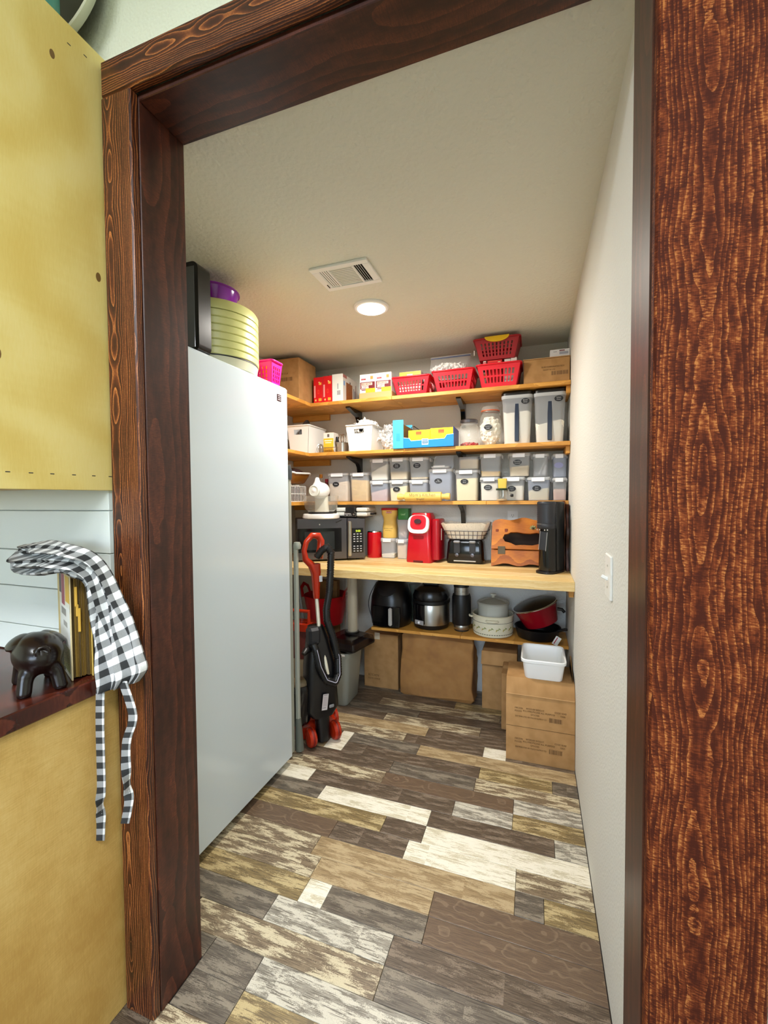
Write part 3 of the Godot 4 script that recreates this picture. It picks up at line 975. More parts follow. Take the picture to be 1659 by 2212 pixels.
func lump(seed_: int, c: Vector3, r: Vector3, amp: float, freq: float) -> Callable:   # crumpled bag or cloth as a distance field
	var f := noise(freq, seed_, 3)
	return func(p: Vector3) -> float:
		var q := (p - c) / r
		return (q.length() - 1.0) * minf(r.x, minf(r.y, r.z)) + amp * f.get_noise_3dv(p)

func top_shelf() -> void:
	var y := 2.0885
	# big carton on the left arm
	var t := thing("cardboard_box", "large brown cardboard box at the left end of the top shelf", "cardboard box", Vector3(-1.69, y, -2.76))
	part(t, "body", nb().box(Vector3(-1.695, y + 0.146, -2.765), Vector3(0.29, 0.292, 0.245), 0.002), M.card)
	part(t, "flap", nb().box(Vector3(-1.695, y + 0.293, -2.705), Vector3(0.286, 0.003, 0.118), 0.001), M.card)
	part(t, "flap", nb().box(Vector3(-1.695, y + 0.293, -2.826), Vector3(0.286, 0.003, 0.118), 0.001), M.card)
	words(t, "MADE IN U.S.A", 0.012, Vector3(-1.69, y + 0.19, -2.6423), M.print_brown)
	part(t, "barcode", nb().panel(Vector3(-1.645, y + 0.15, -2.6425), Vector3.RIGHT, Vector3.UP, 0.1, 0.03), bar_mat())
	# clear bag behind it
	t = thing("plastic_bag", "knotted clear plastic bag end poking up behind the red snack boxes", "bag", Vector3(-1.48, y, -3.0))
	var tw := []
	for i in 7:
		tw.append(Vector3(-1.5 + 0.012 * sin(i * 1.1), y + 0.02 + i * 0.04, -3.03 + 0.01 * cos(i)))
	part(t, "bag", nb().tube(tw, [0.035, 0.045, 0.05, 0.045, 0.03, 0.012, 0.02], 14), clear("e8e4dc", 0.35, 0.2))
	# snack boxes
	var redp := print_mat(48, 128, "d80f1c", [[2, 40, 8, 60, "f3a9a4"], [28, 26, 14, 12, "f0b54a"], [26, 22, 8, 4, "f5d7a0"], [26, 104, 16, 14, "f0b040"], [6, 108, 9, 9, "f3c070"], [20, 62, 10, 20, "e8402c"], [23, 66, 4, 12, "d80f1c"]])
	carton("snack_box", "bright red snack box leftmost of the pair beside the big cardboard box", "box", -1.522, -1.448, y, y + 0.188, -2.8, 0.15, M.red, redp, "red snack boxes")
	carton("snack_box", "bright red snack box against the white cereal box", "box", -1.446, -1.374, y, y + 0.191, -2.8, 0.15, M.red, redp, "red snack boxes")
	t = carton("cereal_box", "white cereal box turned sideways with a bowl of cereal printed on its face", "box", -1.372, -1.289, y, y + 0.197, -2.8, 0.27, M.white, print_mat(48, 128, "e9eae6", [[24, 44, 4, 26, "9097a2"], [22, 78, 16, 3, "6f747c"], [22, 83, 16, 3, "6f747c"], [22, 88, 16, 3, "6f747c"], [22, 93, 16, 3, "6f747c"]]))
	part(t, "printed_side", nb().panel(Vector3(-1.289, y + 0.0985, -2.935), Vector3(0, 0, -1), Vector3.UP, 0.266, 0.194), print_mat(160, 120, "dcd3cc", [[0, 0, 40, 14, "b06a62"], [6, 28, 14, 20, "7fa6d8"], [112, 40, 6, 74, "4f4a60"], [124, 48, 6, 66, "4f4a60"], [136, 20, 5, 94, "6a2f3a"], [40, 96, 18, 16, "7a2c22"], [70, 20, 10, 12, "4a3526"]], [[66, 70, 34, 42, "7d3f17", "b06a2a", "7a3a18"]]))
	# tray of macaroni cartons
	t = thing("carton_tray", "low open brown cardboard tray holding two white macaroni boxes", "tray", Vector3(-1.036, y, -2.9))
	for q in [[-1.036, -2.782, 0.236, 0.003], [-1.036, -3.05, 0.236, 0.003], [-1.154, -2.916, 0.003, 0.268], [-0.918, -2.916, 0.003, 0.268]]:
		part(t, "side", nb().box(Vector3(q[0], y + 0.02, q[1]), Vector3(q[2], 0.038, q[3]), 0.0008), M.kraft_edge)
	part(t, "bottom", nb().box(Vector3(-1.036, y + 0.0015, -2.916), Vector3(0.236, 0.003, 0.268), 0.0005), M.kraft_edge)
	var mac := print_mat(96, 128, "f1eee9", [[2, 42, 92, 38, "6e1522"], [8, 46, 70, 14, "f2d9c4"], [8, 62, 48, 14, "f2e4da"], [10, 82, 30, 5, "6e1522"], [8, 92, 24, 3, "b8b3b6"], [8, 98, 26, 3, "b8b3b6"]], [[68, 108, 34, 32, "3a2a12", "f2d428", "a8801c"], [74, 20, 9, 9, "c97a35", "e8a35a", "d98a40"], [22, 26, 15, 5, "9c2f3c", "d88f94", "b65a62"]])
	for i in 2:
		var xa := -1.152 + 0.1165 * i
		t = carton("macaroni_box", ["white macaroni box with maroon band, left one in the cardboard tray", "white macaroni box with maroon band beside the first red basket"][i], "box", xa, xa + 0.115, y + 0.004, y + 0.168, -2.786, 0.26, M.white, mac, "macaroni boxes")
		words(t, "MACARONI", 0.0105, Vector3(xa + 0.05, y + 0.1, -2.7848), pm("6e1522"), 0.0, 0.0, 0.0, "Droid Sans Bold")
		words(t, "& CHEESE", 0.0105, Vector3(xa + 0.04, y + 0.08, -2.7848), pm("6e1522"), 0.0, 0.0, 0.0, "Droid Sans Bold")
		words(t, "noodles", 0.009, Vector3(xa + 0.03, y + 0.133, -2.7848), pm("8c2a36"))
	# red baskets along the edge
	var g := "red perforated baskets on the top shelf"
	var bl := ["red perforated basket holding a yellow and white pasta box beside macaroni boxes", "red perforated basket with a zip bag of white packets on it", "red perforated basket filled with rice boxes under the dark red basket"]
	for i in 3:
		var bx: float = [-0.905, -0.63, -0.345][i]
		var bw: float = [0.255, 0.262, 0.262][i]
		t = thing("red_basket", bl[i], "basket", Vector3(bx + 0.142, y, -2.85), 0.0, g)
		basket(t, bx, bx + bw, y + 0.001, y + [0.112, 0.125, 0.135][i], -2.752, 0.24, 0.026, M.red_basket, 9, 2, 0.62)
	t = thing("red_basket", "dark red perforated basket with yellow handle, stacked on top near the ceiling", "basket", Vector3(-0.22, y + 0.178, -2.87), 0.0, g)
	basket(t, -0.365, -0.09, y + 0.178, y + 0.3, -2.77, 0.22, 0.03, M.dark_red, 9, 4, 0.42)
	var hd := nb()
	hd.x = Transform3D(Basis(), Vector3(-0.225, y + 0.303, -2.766))
	var arc := PackedVector2Array()
	for i in 13:
		var a := PI + PI * i / 12.0
		arc.append(Vector2(cos(a) * 0.075, sin(a) * 0.036 + 0.006))
	hd.extrude(arc, 0.005)
	part(t, "handle", hd, M.yellow, "yellow handle grip")
	part(t, "end_clip", nb().box(Vector3(-0.3655, y + 0.225, -2.79), Vector3(0.004, 0.03, 0.012), 0.001), M.white)
	# contents of the baskets
	t = carton("pasta_box", "yellow topped white pasta box standing in the first red basket", "box", -0.868, -0.718, y + 0.008, y + 0.158, -2.80, 0.1, M.white, print_mat(128, 128, "f6f2ec", [[0, 0, 128, 30, "f2b731"], [66, 4, 60, 22, "eaa31a"]], [[62, 24, 18, 12, "d9a08a", "f0cdbc", "e6b09c"]]))
	words(t, "CHEDDAR", 0.011, Vector3(-0.76, y + 0.1, -2.7985), pm("5a5a88"), 0.0, 0.0, 0.0, "Droid Serif")
	carton("seasoning_box", "small dark brown and white box behind the yellow pasta box", "box", -0.878, -0.87, y + 0.008, y + 0.14, -2.84, 0.08, pm("3a2420"), print_mat(16, 32, "402622", [[0, 16, 16, 16, "e8e4e0"]]))
	carton("seasoning_box", "thin black and white box right of the yellow pasta box", "box", -0.712, -0.685, y + 0.008, y + 0.145, -2.83, 0.09, pm("1a1616"), print_mat(24, 48, "161414", [[6, 10, 10, 30, "d8d8d6"]]))
	t = thing("zip_bag", "clear zip bag of white packets lying on the second red basket", "bag", Vector3(-0.53, y + 0.126, -2.86))
	part(t, "bag", nb().loft([[y + 0.127, 0.25, 0.16, 0.03], [y + 0.16, 0.262, 0.15, 0.03], [y + 0.2, 0.262, 0.08, 0.02], [y + 0.238, 0.265, 0.006, 0.002], [y + 0.252, 0.27, 0.004, 0.0015]], Vector3(-0.53, 0, -2.86)), clear("eef0f2", 0.13, 0.1))
	part(t, "zip_seal", nb().box(Vector3(-0.53, y + 0.24, -2.8545), Vector3(0.262, 0.008, 0.003), 0.0008), pm("46506e", 0.3))
	part(t, "packets", nb().nets(lump(5, Vector3(-0.54, y + 0.165, -2.86), Vector3(0.115, 0.032, 0.06), 0.018, 40.0), Vector3(-0.67, y + 0.12, -2.94), Vector3(-0.41, y + 0.22, -2.78), 0.006), pm("f3f1ec", 0.8))
	t = carton("rice_box", "red rice box in the middle of the third red basket", "box", -0.286, -0.196, y + 0.008, y + 0.172, -2.8, 0.1, M.red, print_mat(64, 96, "c8141c", [[46, 6, 12, 16, "f0d8b0"], [4, 2, 40, 3, "e8503a"]]))
	words(t, "RICE", 0.019, Vector3(-0.248, y + 0.145, -2.7985), M.ink_white, 0.0, 0.0, 0.0, "Droid Sans Bold")
	carton("spice_box", "narrow red and white striped box at the left of the rice box", "box", -0.31, -0.292, y + 0.008, y + 0.168, -2.79, 0.09, M.white, print_mat(16, 64, "efe6dc", [[0, 2, 16, 3, "c02030"], [0, 8, 16, 3, "c02030"], [0, 18, 16, 10, "3a2a34"], [2, 32, 12, 12, "efb878"]]))
	for i in 2:
		carton("spice_box", ["small white and grey box right of the rice box", "small white box at the right end of the third red basket"][i], "box", -0.182 + 0.038 * i, -0.146 + 0.038 * i, y + 0.008, y + 0.174 + 0.006 * i, -2.81, 0.1, M.white, print_mat(24, 64, "dcd8d4", [[2, 8, 20, 8, "b5a8a0"], [3, 20, 18, 3, "8f8884"]]), "small white boxes in the third red basket")
	# carton in the corner
	t = thing("cardboard_box", "wide brown cardboard box with a printed barcode in the right corner of the top shelf", "cardboard box", Vector3(0.06, y, -2.93))
	part(t, "body", nb().box(Vector3(0.064, y + 0.074, -2.935), Vector3(0.262, 0.147, 0.27), 0.002), M.card)
	part(t, "flap", nb().box(Vector3(0.064, y + 0.151, -2.87), Vector3(0.268, 0.004, 0.145), 0.001), M.kraft_edge)
	part(t, "flap", nb().box(Vector3(0.064, y + 0.151, -3.0), Vector3(0.266, 0.004, 0.11), 0.001), M.kraft_edge)
	words(t, "BUN CORRUGATED BOX", 0.009, Vector3(0.1, y + 0.095, -2.7996), M.print_brown)
	words(t, "READY TO USE", 0.008, Vector3(0.08, y + 0.078, -2.7996), M.print_brown)
	part(t, "barcode", nb().panel(Vector3(0.14, y + 0.056, -2.8), Vector3.RIGHT, Vector3.UP, 0.1, 0.026), bar_mat())
	t = carton("medicine_box", "small white printed box on top of the corner cardboard box", "box", 0.085, 0.197, y + 0.154, y + 0.21, -2.85, 0.06, M.white, print_mat(96, 48, "e6e6ea", [[46, 4, 26, 6, "7a4450"], [46, 13, 44, 14, "a9adbf"], [16, 10, 18, 3, "9a9aa4"], [52, 36, 26, 6, "7a4450"], [28, 38, 12, 3, "9a9aa4"]]))

func bar_mat() -> StandardMaterial3D:
	var r := []
	var x := 4
	while x < 120:
		var w := rng.randi_range(1, 4)
		r.append([x, 2, w, 28, "4a3116"])
		x += w + rng.randi_range(2, 4)
	return print_mat(128, 32, "a97f4e", r)

func bin(label: String, x0: float, x1: float, y0: float, h: float, zf: float, dep: float) -> Node3D:   # white bin with a hand hole in its front
	var t := thing("storage_bin", label, "bin", Vector3((x0 + x1) * 0.5, y0, zf - dep * 0.5), 0.0, "white storage bins")
	var w := x1 - x0
	var tp := 0.018
	var c := Vector3((x0 + x1) * 0.5, 0, zf - dep * 0.5)
	var lo := [Vector3(x0 + tp, y0, zf - tp), Vector3(x1 - tp, y0, zf - tp), Vector3(x1 - tp, y0, zf - dep + tp), Vector3(x0 + tp, y0, zf - dep + tp)]
	var hi := [Vector3(x0, y0 + h, zf), Vector3(x1, y0 + h, zf), Vector3(x1, y0 + h, zf - dep), Vector3(x0, y0 + h, zf - dep)]
	var m := nb()
	for i in 4:
		var k := (i + 1) % 4
		var inw: Vector3 = ((c - (lo[i] + lo[k]) * 0.5) * Vector3(1, 0, 1)).normalized() * 0.0035
		m.holed(lo[i], lo[k], hi[k], hi[i], [[0.3, 0.68]] if i == 0 else [], [[0.68, 0.86]] if i == 0 else [], inw)
	part(t, "wall", m, M.white_gloss)
	part(t, "bottom", nb().box(c + Vector3(0, y0 + 0.003, 0), Vector3(w - 2 * tp, 0.005, dep - 2 * tp), 0.001), M.white_gloss)
	var r := []
	for p in MB.rr(w + 0.006, dep + 0.006, 0.012, 3):
		r.append(c + Vector3(p.x, y0 + h, p.y))
	part(t, "rim", nb().tube(r, 0.005, 8, true), M.white_gloss)
	return t

func middle_shelf() -> void:
	var y := 1.7305
	bin("white plastic bin with a hand hole at the left end of the middle shelf", -1.735, -1.552, y, 0.205, -2.775, 0.27)
	var t := thing("pan_lid", "dark metal pan lid standing inside the left white bin", "lid", Vector3(-1.68, y + 0.01, -2.9))
	var m := nb()
	m.x = Transform3D(Basis(Vector3(0, 0, 1), 1.3) * Basis(Vector3(1, 0, 0), 0.2), Vector3(-1.66, y + 0.16, -2.9))
	m.lathe([[0.0, 0.02], [0.05, 0.018], [0.1, 0.006], [0.11, 0.0], [0.108, -0.003], [0.0, 0.01]], 32)
	part(t, "lid", m, M.dark_steel)
	t = thing("wire_egg_whisk", "small coiled wire whisk head lying beside the left white bin", "whisk", Vector3(-1.5, y, -2.85))
	for i in 4:
		var lp := []
		for j in 16:
			var a := TAU * j / 16.0
			var v := Vector3(cos(a) * 0.028, sin(a) * 0.034 + 0.036, 0)
			lp.append(Vector3(-1.5, y, -2.85) + v.rotated(Vector3.UP, i * PI / 4))
		part(t, "wire", nb().tube(lp, 0.0016, 5, true), M.steel)
	t = carton("baking_box", "yellow and white baking mix carton on the middle shelf left of the metal cups", "box", -1.478, -1.395, y, y + 0.153, -2.86, 0.08, pm("e9e2d6"), print_mat(64, 96, "e6b92e", [[0, 0, 64, 26, "e4ddd6"], [24, 6, 14, 14, "6a625e"], [6, 34, 50, 5, "f6efd4"], [10, 44, 40, 4, "f6efd4"]], [[30, 84, 28, 16, "3a2a12", "e8c030", "8a5a1c"]]))
	# metal cups
	t = thing("measuring_cups", "nest of steel measuring cups with a flat handle between yellow carton and bin", "measuring cup", Vector3(-1.33, y, -2.87))
	for i in 2:
		part(t, "cup", nb().lathe([[0.034 - 0.004 * i, y + 0.001 + 0.012 * i], [0.04 - 0.004 * i, y + 0.006 + 0.012 * i], [0.043 - 0.004 * i, y + 0.062 + 0.01 * i], [0.045 - 0.004 * i, y + 0.063 + 0.01 * i], [0.04 - 0.004 * i, y + 0.062 + 0.01 * i], [0.036 - 0.004 * i, y + 0.02], [0.0, y + 0.018]], 24, Vector3(-1.325, 0, -2.87)), M.steel)
	part(t, "handle", nb().box(Vector3(-1.41, y + 0.04, -2.835), Vector3(0.11, 0.004, 0.016), 0.001), M.steel)
	t = thing("whisk_beaters", "pair of steel mixer beaters with black tops standing in the metal cups", "beater", Vector3(-1.325, y + 0.02, -2.87))
	for i in 2:
		for k in 3:
			var lp := []
			for j in 12:
				var a := TAU * j / 12.0
				var v := Vector3(cos(a) * 0.02, sin(a) * 0.035 + 0.1, 0)
				lp.append(Vector3(-1.34 + 0.03 * i, y, -2.87 + 0.02 * i) + v.rotated(Vector3.UP, k * PI / 3))
			part(t, "wire", nb().tube(lp, 0.002, 5, true), M.chrome)
	part(t, "grip", nb().lathe([[0.01, y + 0.08], [0.013, y + 0.1], [0.01, y + 0.118]], 12, Vector3(-1.365, 0, -2.86)), M.black)
	bin("white plastic bin with crumpled white cloth in it, in the middle of its shelf", -1.258, -1.056, y, 0.178, -2.775, 0.28)
	t = thing("cloth_bundle", "crumpled white cloth bag heaped in the middle white bin", "cloth", Vector3(-1.15, y + 0.02, -2.91))
	part(t, "cloth", nb().nets(lump(8, Vector3(-1.15, y + 0.14, -2.91), Vector3(0.09, 0.09, 0.12), 0.045, 22.0), Vector3(-1.255, y + 0.02, -3.04), Vector3(-1.05, y + 0.27, -2.785), 0.007), pm("efece6", 0.9))
	t = thing("plastic_bag", "crumpled clear plastic bag of white lids between white bin and blue carton", "bag", Vector3(-0.955, y, -2.86))
	part(t, "bag", nb().nets(lump(12, Vector3(-0.965, y + 0.088, -2.87), Vector3(0.05, 0.094, 0.07), 0.022, 30.0), Vector3(-1.04, y + 0.001, -2.96), Vector3(-0.88, y + 0.2, -2.77), 0.006), clear("eef0f2", 0.3, 0.12))
	part(t, "lids", nb().nets(lump(14, Vector3(-0.955, y + 0.06, -2.87), Vector3(0.038, 0.055, 0.045), 0.02, 45.0), Vector3(-1.01, y + 0.002, -2.94), Vector3(-0.9, y + 0.13, -2.8), 0.006), M.white)
	# blue open cartons
	t = thing("blue_carton", "open light blue carton standing upright beside the yellow cheese pasta boxes", "box", Vector3(-0.865, y, -2.88))
	var lb := pm("3fb4e6", 0.45)
	part(t, "front", nb().box(Vector3(-0.866, y + 0.095, -2.758), Vector3(0.074, 0.19, 0.003), 0.001), lb)
	part(t, "side", nb().box(Vector3(-0.9015, y + 0.095, -2.87), Vector3(0.003, 0.19, 0.22), 0.001), lb)
	part(t, "side", nb().box(Vector3(-0.8305, y + 0.08, -2.87), Vector3(0.003, 0.16, 0.22), 0.001), pm("a3824e", 0.8))
	part(t, "back", nb().box(Vector3(-0.866, y + 0.095, -2.98), Vector3(0.074, 0.19, 0.003), 0.001), lb)
	part(t, "emblem", nb().panel(Vector3(-0.866, y + 0.075, -2.7565), Vector3.RIGHT, Vector3.UP, 0.026, 0.05), pm("2a94cc"))
	t = thing("shells_tray", "bright blue display tray holding two yellow shells and cheese boxes", "tray", Vector3(-0.66, y, -2.85))
	var blue := pm("0a80e0", 0.4)
	m = nb()
	m.x = Transform3D(Basis(), Vector3(-0.826, y + 0.001, -2.756))
	m.extrude(PackedVector2Array([Vector2(0, 0), Vector2(0.334, 0), Vector2(0.334, 0.076), Vector2(0.29, 0.073), Vector2(0.275, 0.05), Vector2(0.05, 0.044), Vector2(0.038, 0.062), Vector2(0, 0.066)]), 0.003)
	part(t, "front", m, blue)
	part(t, "edge", nb().tube([Vector3(-0.826, y + 0.067, -2.7545), Vector3(-0.788, y + 0.063, -2.7545), Vector3(-0.776, y + 0.045, -2.7545), Vector3(-0.551, y + 0.051, -2.7545), Vector3(-0.536, y + 0.074, -2.7545), Vector3(-0.492, y + 0.077, -2.7545)], 0.0022, 5), pm("dff0fa"))
	m = nb()
	m.x = Transform3D(Basis(Vector3(0, 0, -1), Vector3(0, 1, 0), Vector3(1, 0, 0)), Vector3(-0.495, y + 0.001, -2.756))
	m.extrude(PackedVector2Array([Vector2(0, 0), Vector2(0.2, 0), Vector2(0.2, 0.122), Vector2(0, 0.125)]), 0.003)
	part(t, "side", m, pm("1b3f96", 0.45))
	part(t, "bottom", nb().box(Vector3(-0.66, y + 0.0015, -2.855), Vector3(0.33, 0.003, 0.196), 0.0005), blue)
	part(t, "emblem", nb().panel(Vector3(-0.68, y + 0.036, -2.753), Vector3.RIGHT, Vector3.UP, 0.044, 0.04), print_mat(44, 40, "d6ecf6", [[4, 6, 36, 6, "2a6aa0"], [4, 15, 36, 16, "124a80"], [8, 20, 28, 5, "9fd0ea"]]))
	for i in 2:
		var xa := -0.796 + 0.15 * i
		t = carton("shells_box", ["yellow shells and cheese box, left of the two in the blue tray", "yellow shells and cheese box at the right in the blue tray beside the jar"][i], "box", xa, xa + 0.149, y + 0.004, y + 0.116 + 0.006 * i, -2.762, 0.05, M.yellow, print_mat(128, 100, "f6dc10", [[44, 6, 34, 24, "e0701c"], [44, 14, 34, 6, "c83c14"]]), "shells and cheese boxes")
		words(t, "Shells & Cheese", 0.014, Vector3(xa + 0.075, y + 0.066 + 0.01 * i, -2.7608), pm("8c5a10"), 0.0, 0.0, 0.03, "Droid Serif")
	# bent black wire handle behind the blue cartons
	t = thing("wire_handle", "bent black wire handle rising behind the blue tray", "stand", Vector3(-0.79, y, -2.96))
	part(t, "wire", nb().tube([Vector3(-0.83, y + 0.001, -2.96), Vector3(-0.83, y + 0.17, -2.96), Vector3(-0.81, y + 0.175, -2.96), Vector3(-0.76, y + 0.14, -2.96), Vector3(-0.755, y + 0.001, -2.96)], 0.003, 6), M.black)
	# jars
	t = thing("glass_jar", "short clear glass jar with a grey screw lid", "jar", Vector3(-0.41, y, -2.88))
	var c := Vector3(-0.412, 0, -2.88)
	part(t, "body", nb().lathe([[0.055, y + 0.001], [0.062, y + 0.012], [0.063, y + 0.13], [0.05, y + 0.15], [0.048, y + 0.158]], 32, c), M.glass)
	part(t, "lid", nb().lathe([[0.056, y + 0.155], [0.058, y + 0.157], [0.058, y + 0.174], [0.054, y + 0.179], [0.0, y + 0.18]], 32, c), M.dark_steel)
	part(t, "sweets", nb().nets(lump(31, Vector3(-0.412, y + 0.014, -2.88), Vector3(0.05, 0.014, 0.05), 0.016, 60.0), Vector3(-0.47, y + 0.003, -2.94), Vector3(-0.355, y + 0.04, -2.82), 0.005), pm("c83040", 0.5), "red sweets at the bottom")
	t = thing("clip_top_jar", "round clip-top glass jar of white flour bags with an orange seal", "jar", Vector3(-0.275, y, -2.9))
	c = Vector3(-0.277, 0, -2.9)
	part(t, "body", nb().lathe([[0.055, y + 0.001], [0.066, y + 0.008], [0.072, y + 0.03], [0.072, y + 0.155], [0.062, y + 0.195], [0.052, y + 0.215], [0.052, y + 0.226]], 36, c), M.glass)
	part(t, "lid", nb().lathe([[0.056, y + 0.234], [0.057, y + 0.25], [0.05, y + 0.258], [0.0, y + 0.259]], 36, c), M.glass)
	part(t, "seal", nb().lathe([[0.052, y + 0.226], [0.06, y + 0.228], [0.06, y + 0.233], [0.052, y + 0.235]], 36, c), pm("c8633a", 0.5), "orange rubber seal")
	var wr := []
	for i in 24:
		var a := TAU * i / 24.0
		wr.append(c + Vector3(cos(a) * 0.06, y + 0.222, sin(a) * 0.06))
	part(t, "wire_clip", nb().tube(wr, 0.002, 5, true), M.steel)
	part(t, "wire_clip", nb().tube([c + Vector3(0.062, y + 0.2, 0.01), c + Vector3(0.066, y + 0.235, 0.012), c + Vector3(0.052, y + 0.262, 0.0)], 0.0022, 5), M.steel)
	part(t, "contents", nb().nets(lump(17, Vector3(-0.277, y + 0.1, -2.9), Vector3(0.064, 0.095, 0.064), 0.02, 28.0), Vector3(-0.345, y + 0.004, -2.97), Vector3(-0.21, y + 0.21, -2.83), 0.006), pm("ebe5d6", 0.9))
	oval_label(t, Vector3(-0.284, y + 0.118, -2.8265), 0.026, 0.018, "Powdered/Sugar")
	# two tall flour containers
	for i in 2:
		var x0: float = [-0.2, -0.008][i]
		c = Vector3(x0 + 0.093, 0, -2.92)
		t = thing("flour_container", ["tall clear container with a black lid and more flour, beside the clip-top jar", "tall clear container with a black lid, half full, next to the right wall"][i], "container", Vector3(c.x, y, -2.92), 0.0, "tall flour containers")
		part(t, "body", nb().loft([[y + 0.001, 0.155, 0.19, 0.025], [y + 0.006, 0.158, 0.194, 0.026], [y + 0.25, 0.175, 0.215, 0.03], [y + 0.285, 0.182, 0.225, 0.03]], c, true, false), M.box_clear)
		part(t, "collar", nb().loft([[y + 0.283, 0.184, 0.228, 0.03], [y + 0.29, 0.19, 0.234, 0.032], [y + 0.303, 0.19, 0.234, 0.032]], c, false, false), M.lid_clear)
		part(t, "lid", nb().loft([[y + 0.303, 0.188, 0.232, 0.03], [y + 0.32, 0.188, 0.232, 0.03], [y + 0.326, 0.178, 0.222, 0.028]], c), M.black)
		part(t, "handle_strip", nb().box(c + Vector3(0.0, y + 0.15, 0.1035), Vector3(0.026, 0.27, 0.008), 0.003), pm("17233a", 0.35), "dark blue handle strip")
		var r := []
		for q in [[0.005, 0.15], [[0.2, 0.125][i], 0.165], [[0.203, 0.128][i], 0.1]]:
			var ring := PackedVector3Array()
			for p in MB.rr(q[1], q[1] * 1.22, 0.02, 4):
				ring.append(c + Vector3(p.x, y + q[0] + (0.014 * sin(p.x * 40.0) - 0.06 * p.x * (1 - 2 * i) if q[0] > 0.01 else 0.0), p.y))
			r.append(ring)
		part(t, "flour", nb().skin(r, true, 40.0, true, true), M.flour)
		oval_label(t, c + Vector3(0.05, y + 0.262, 0.112), 0.025, 0.0175, ["Bread/Flour", "White/Flour"][i])

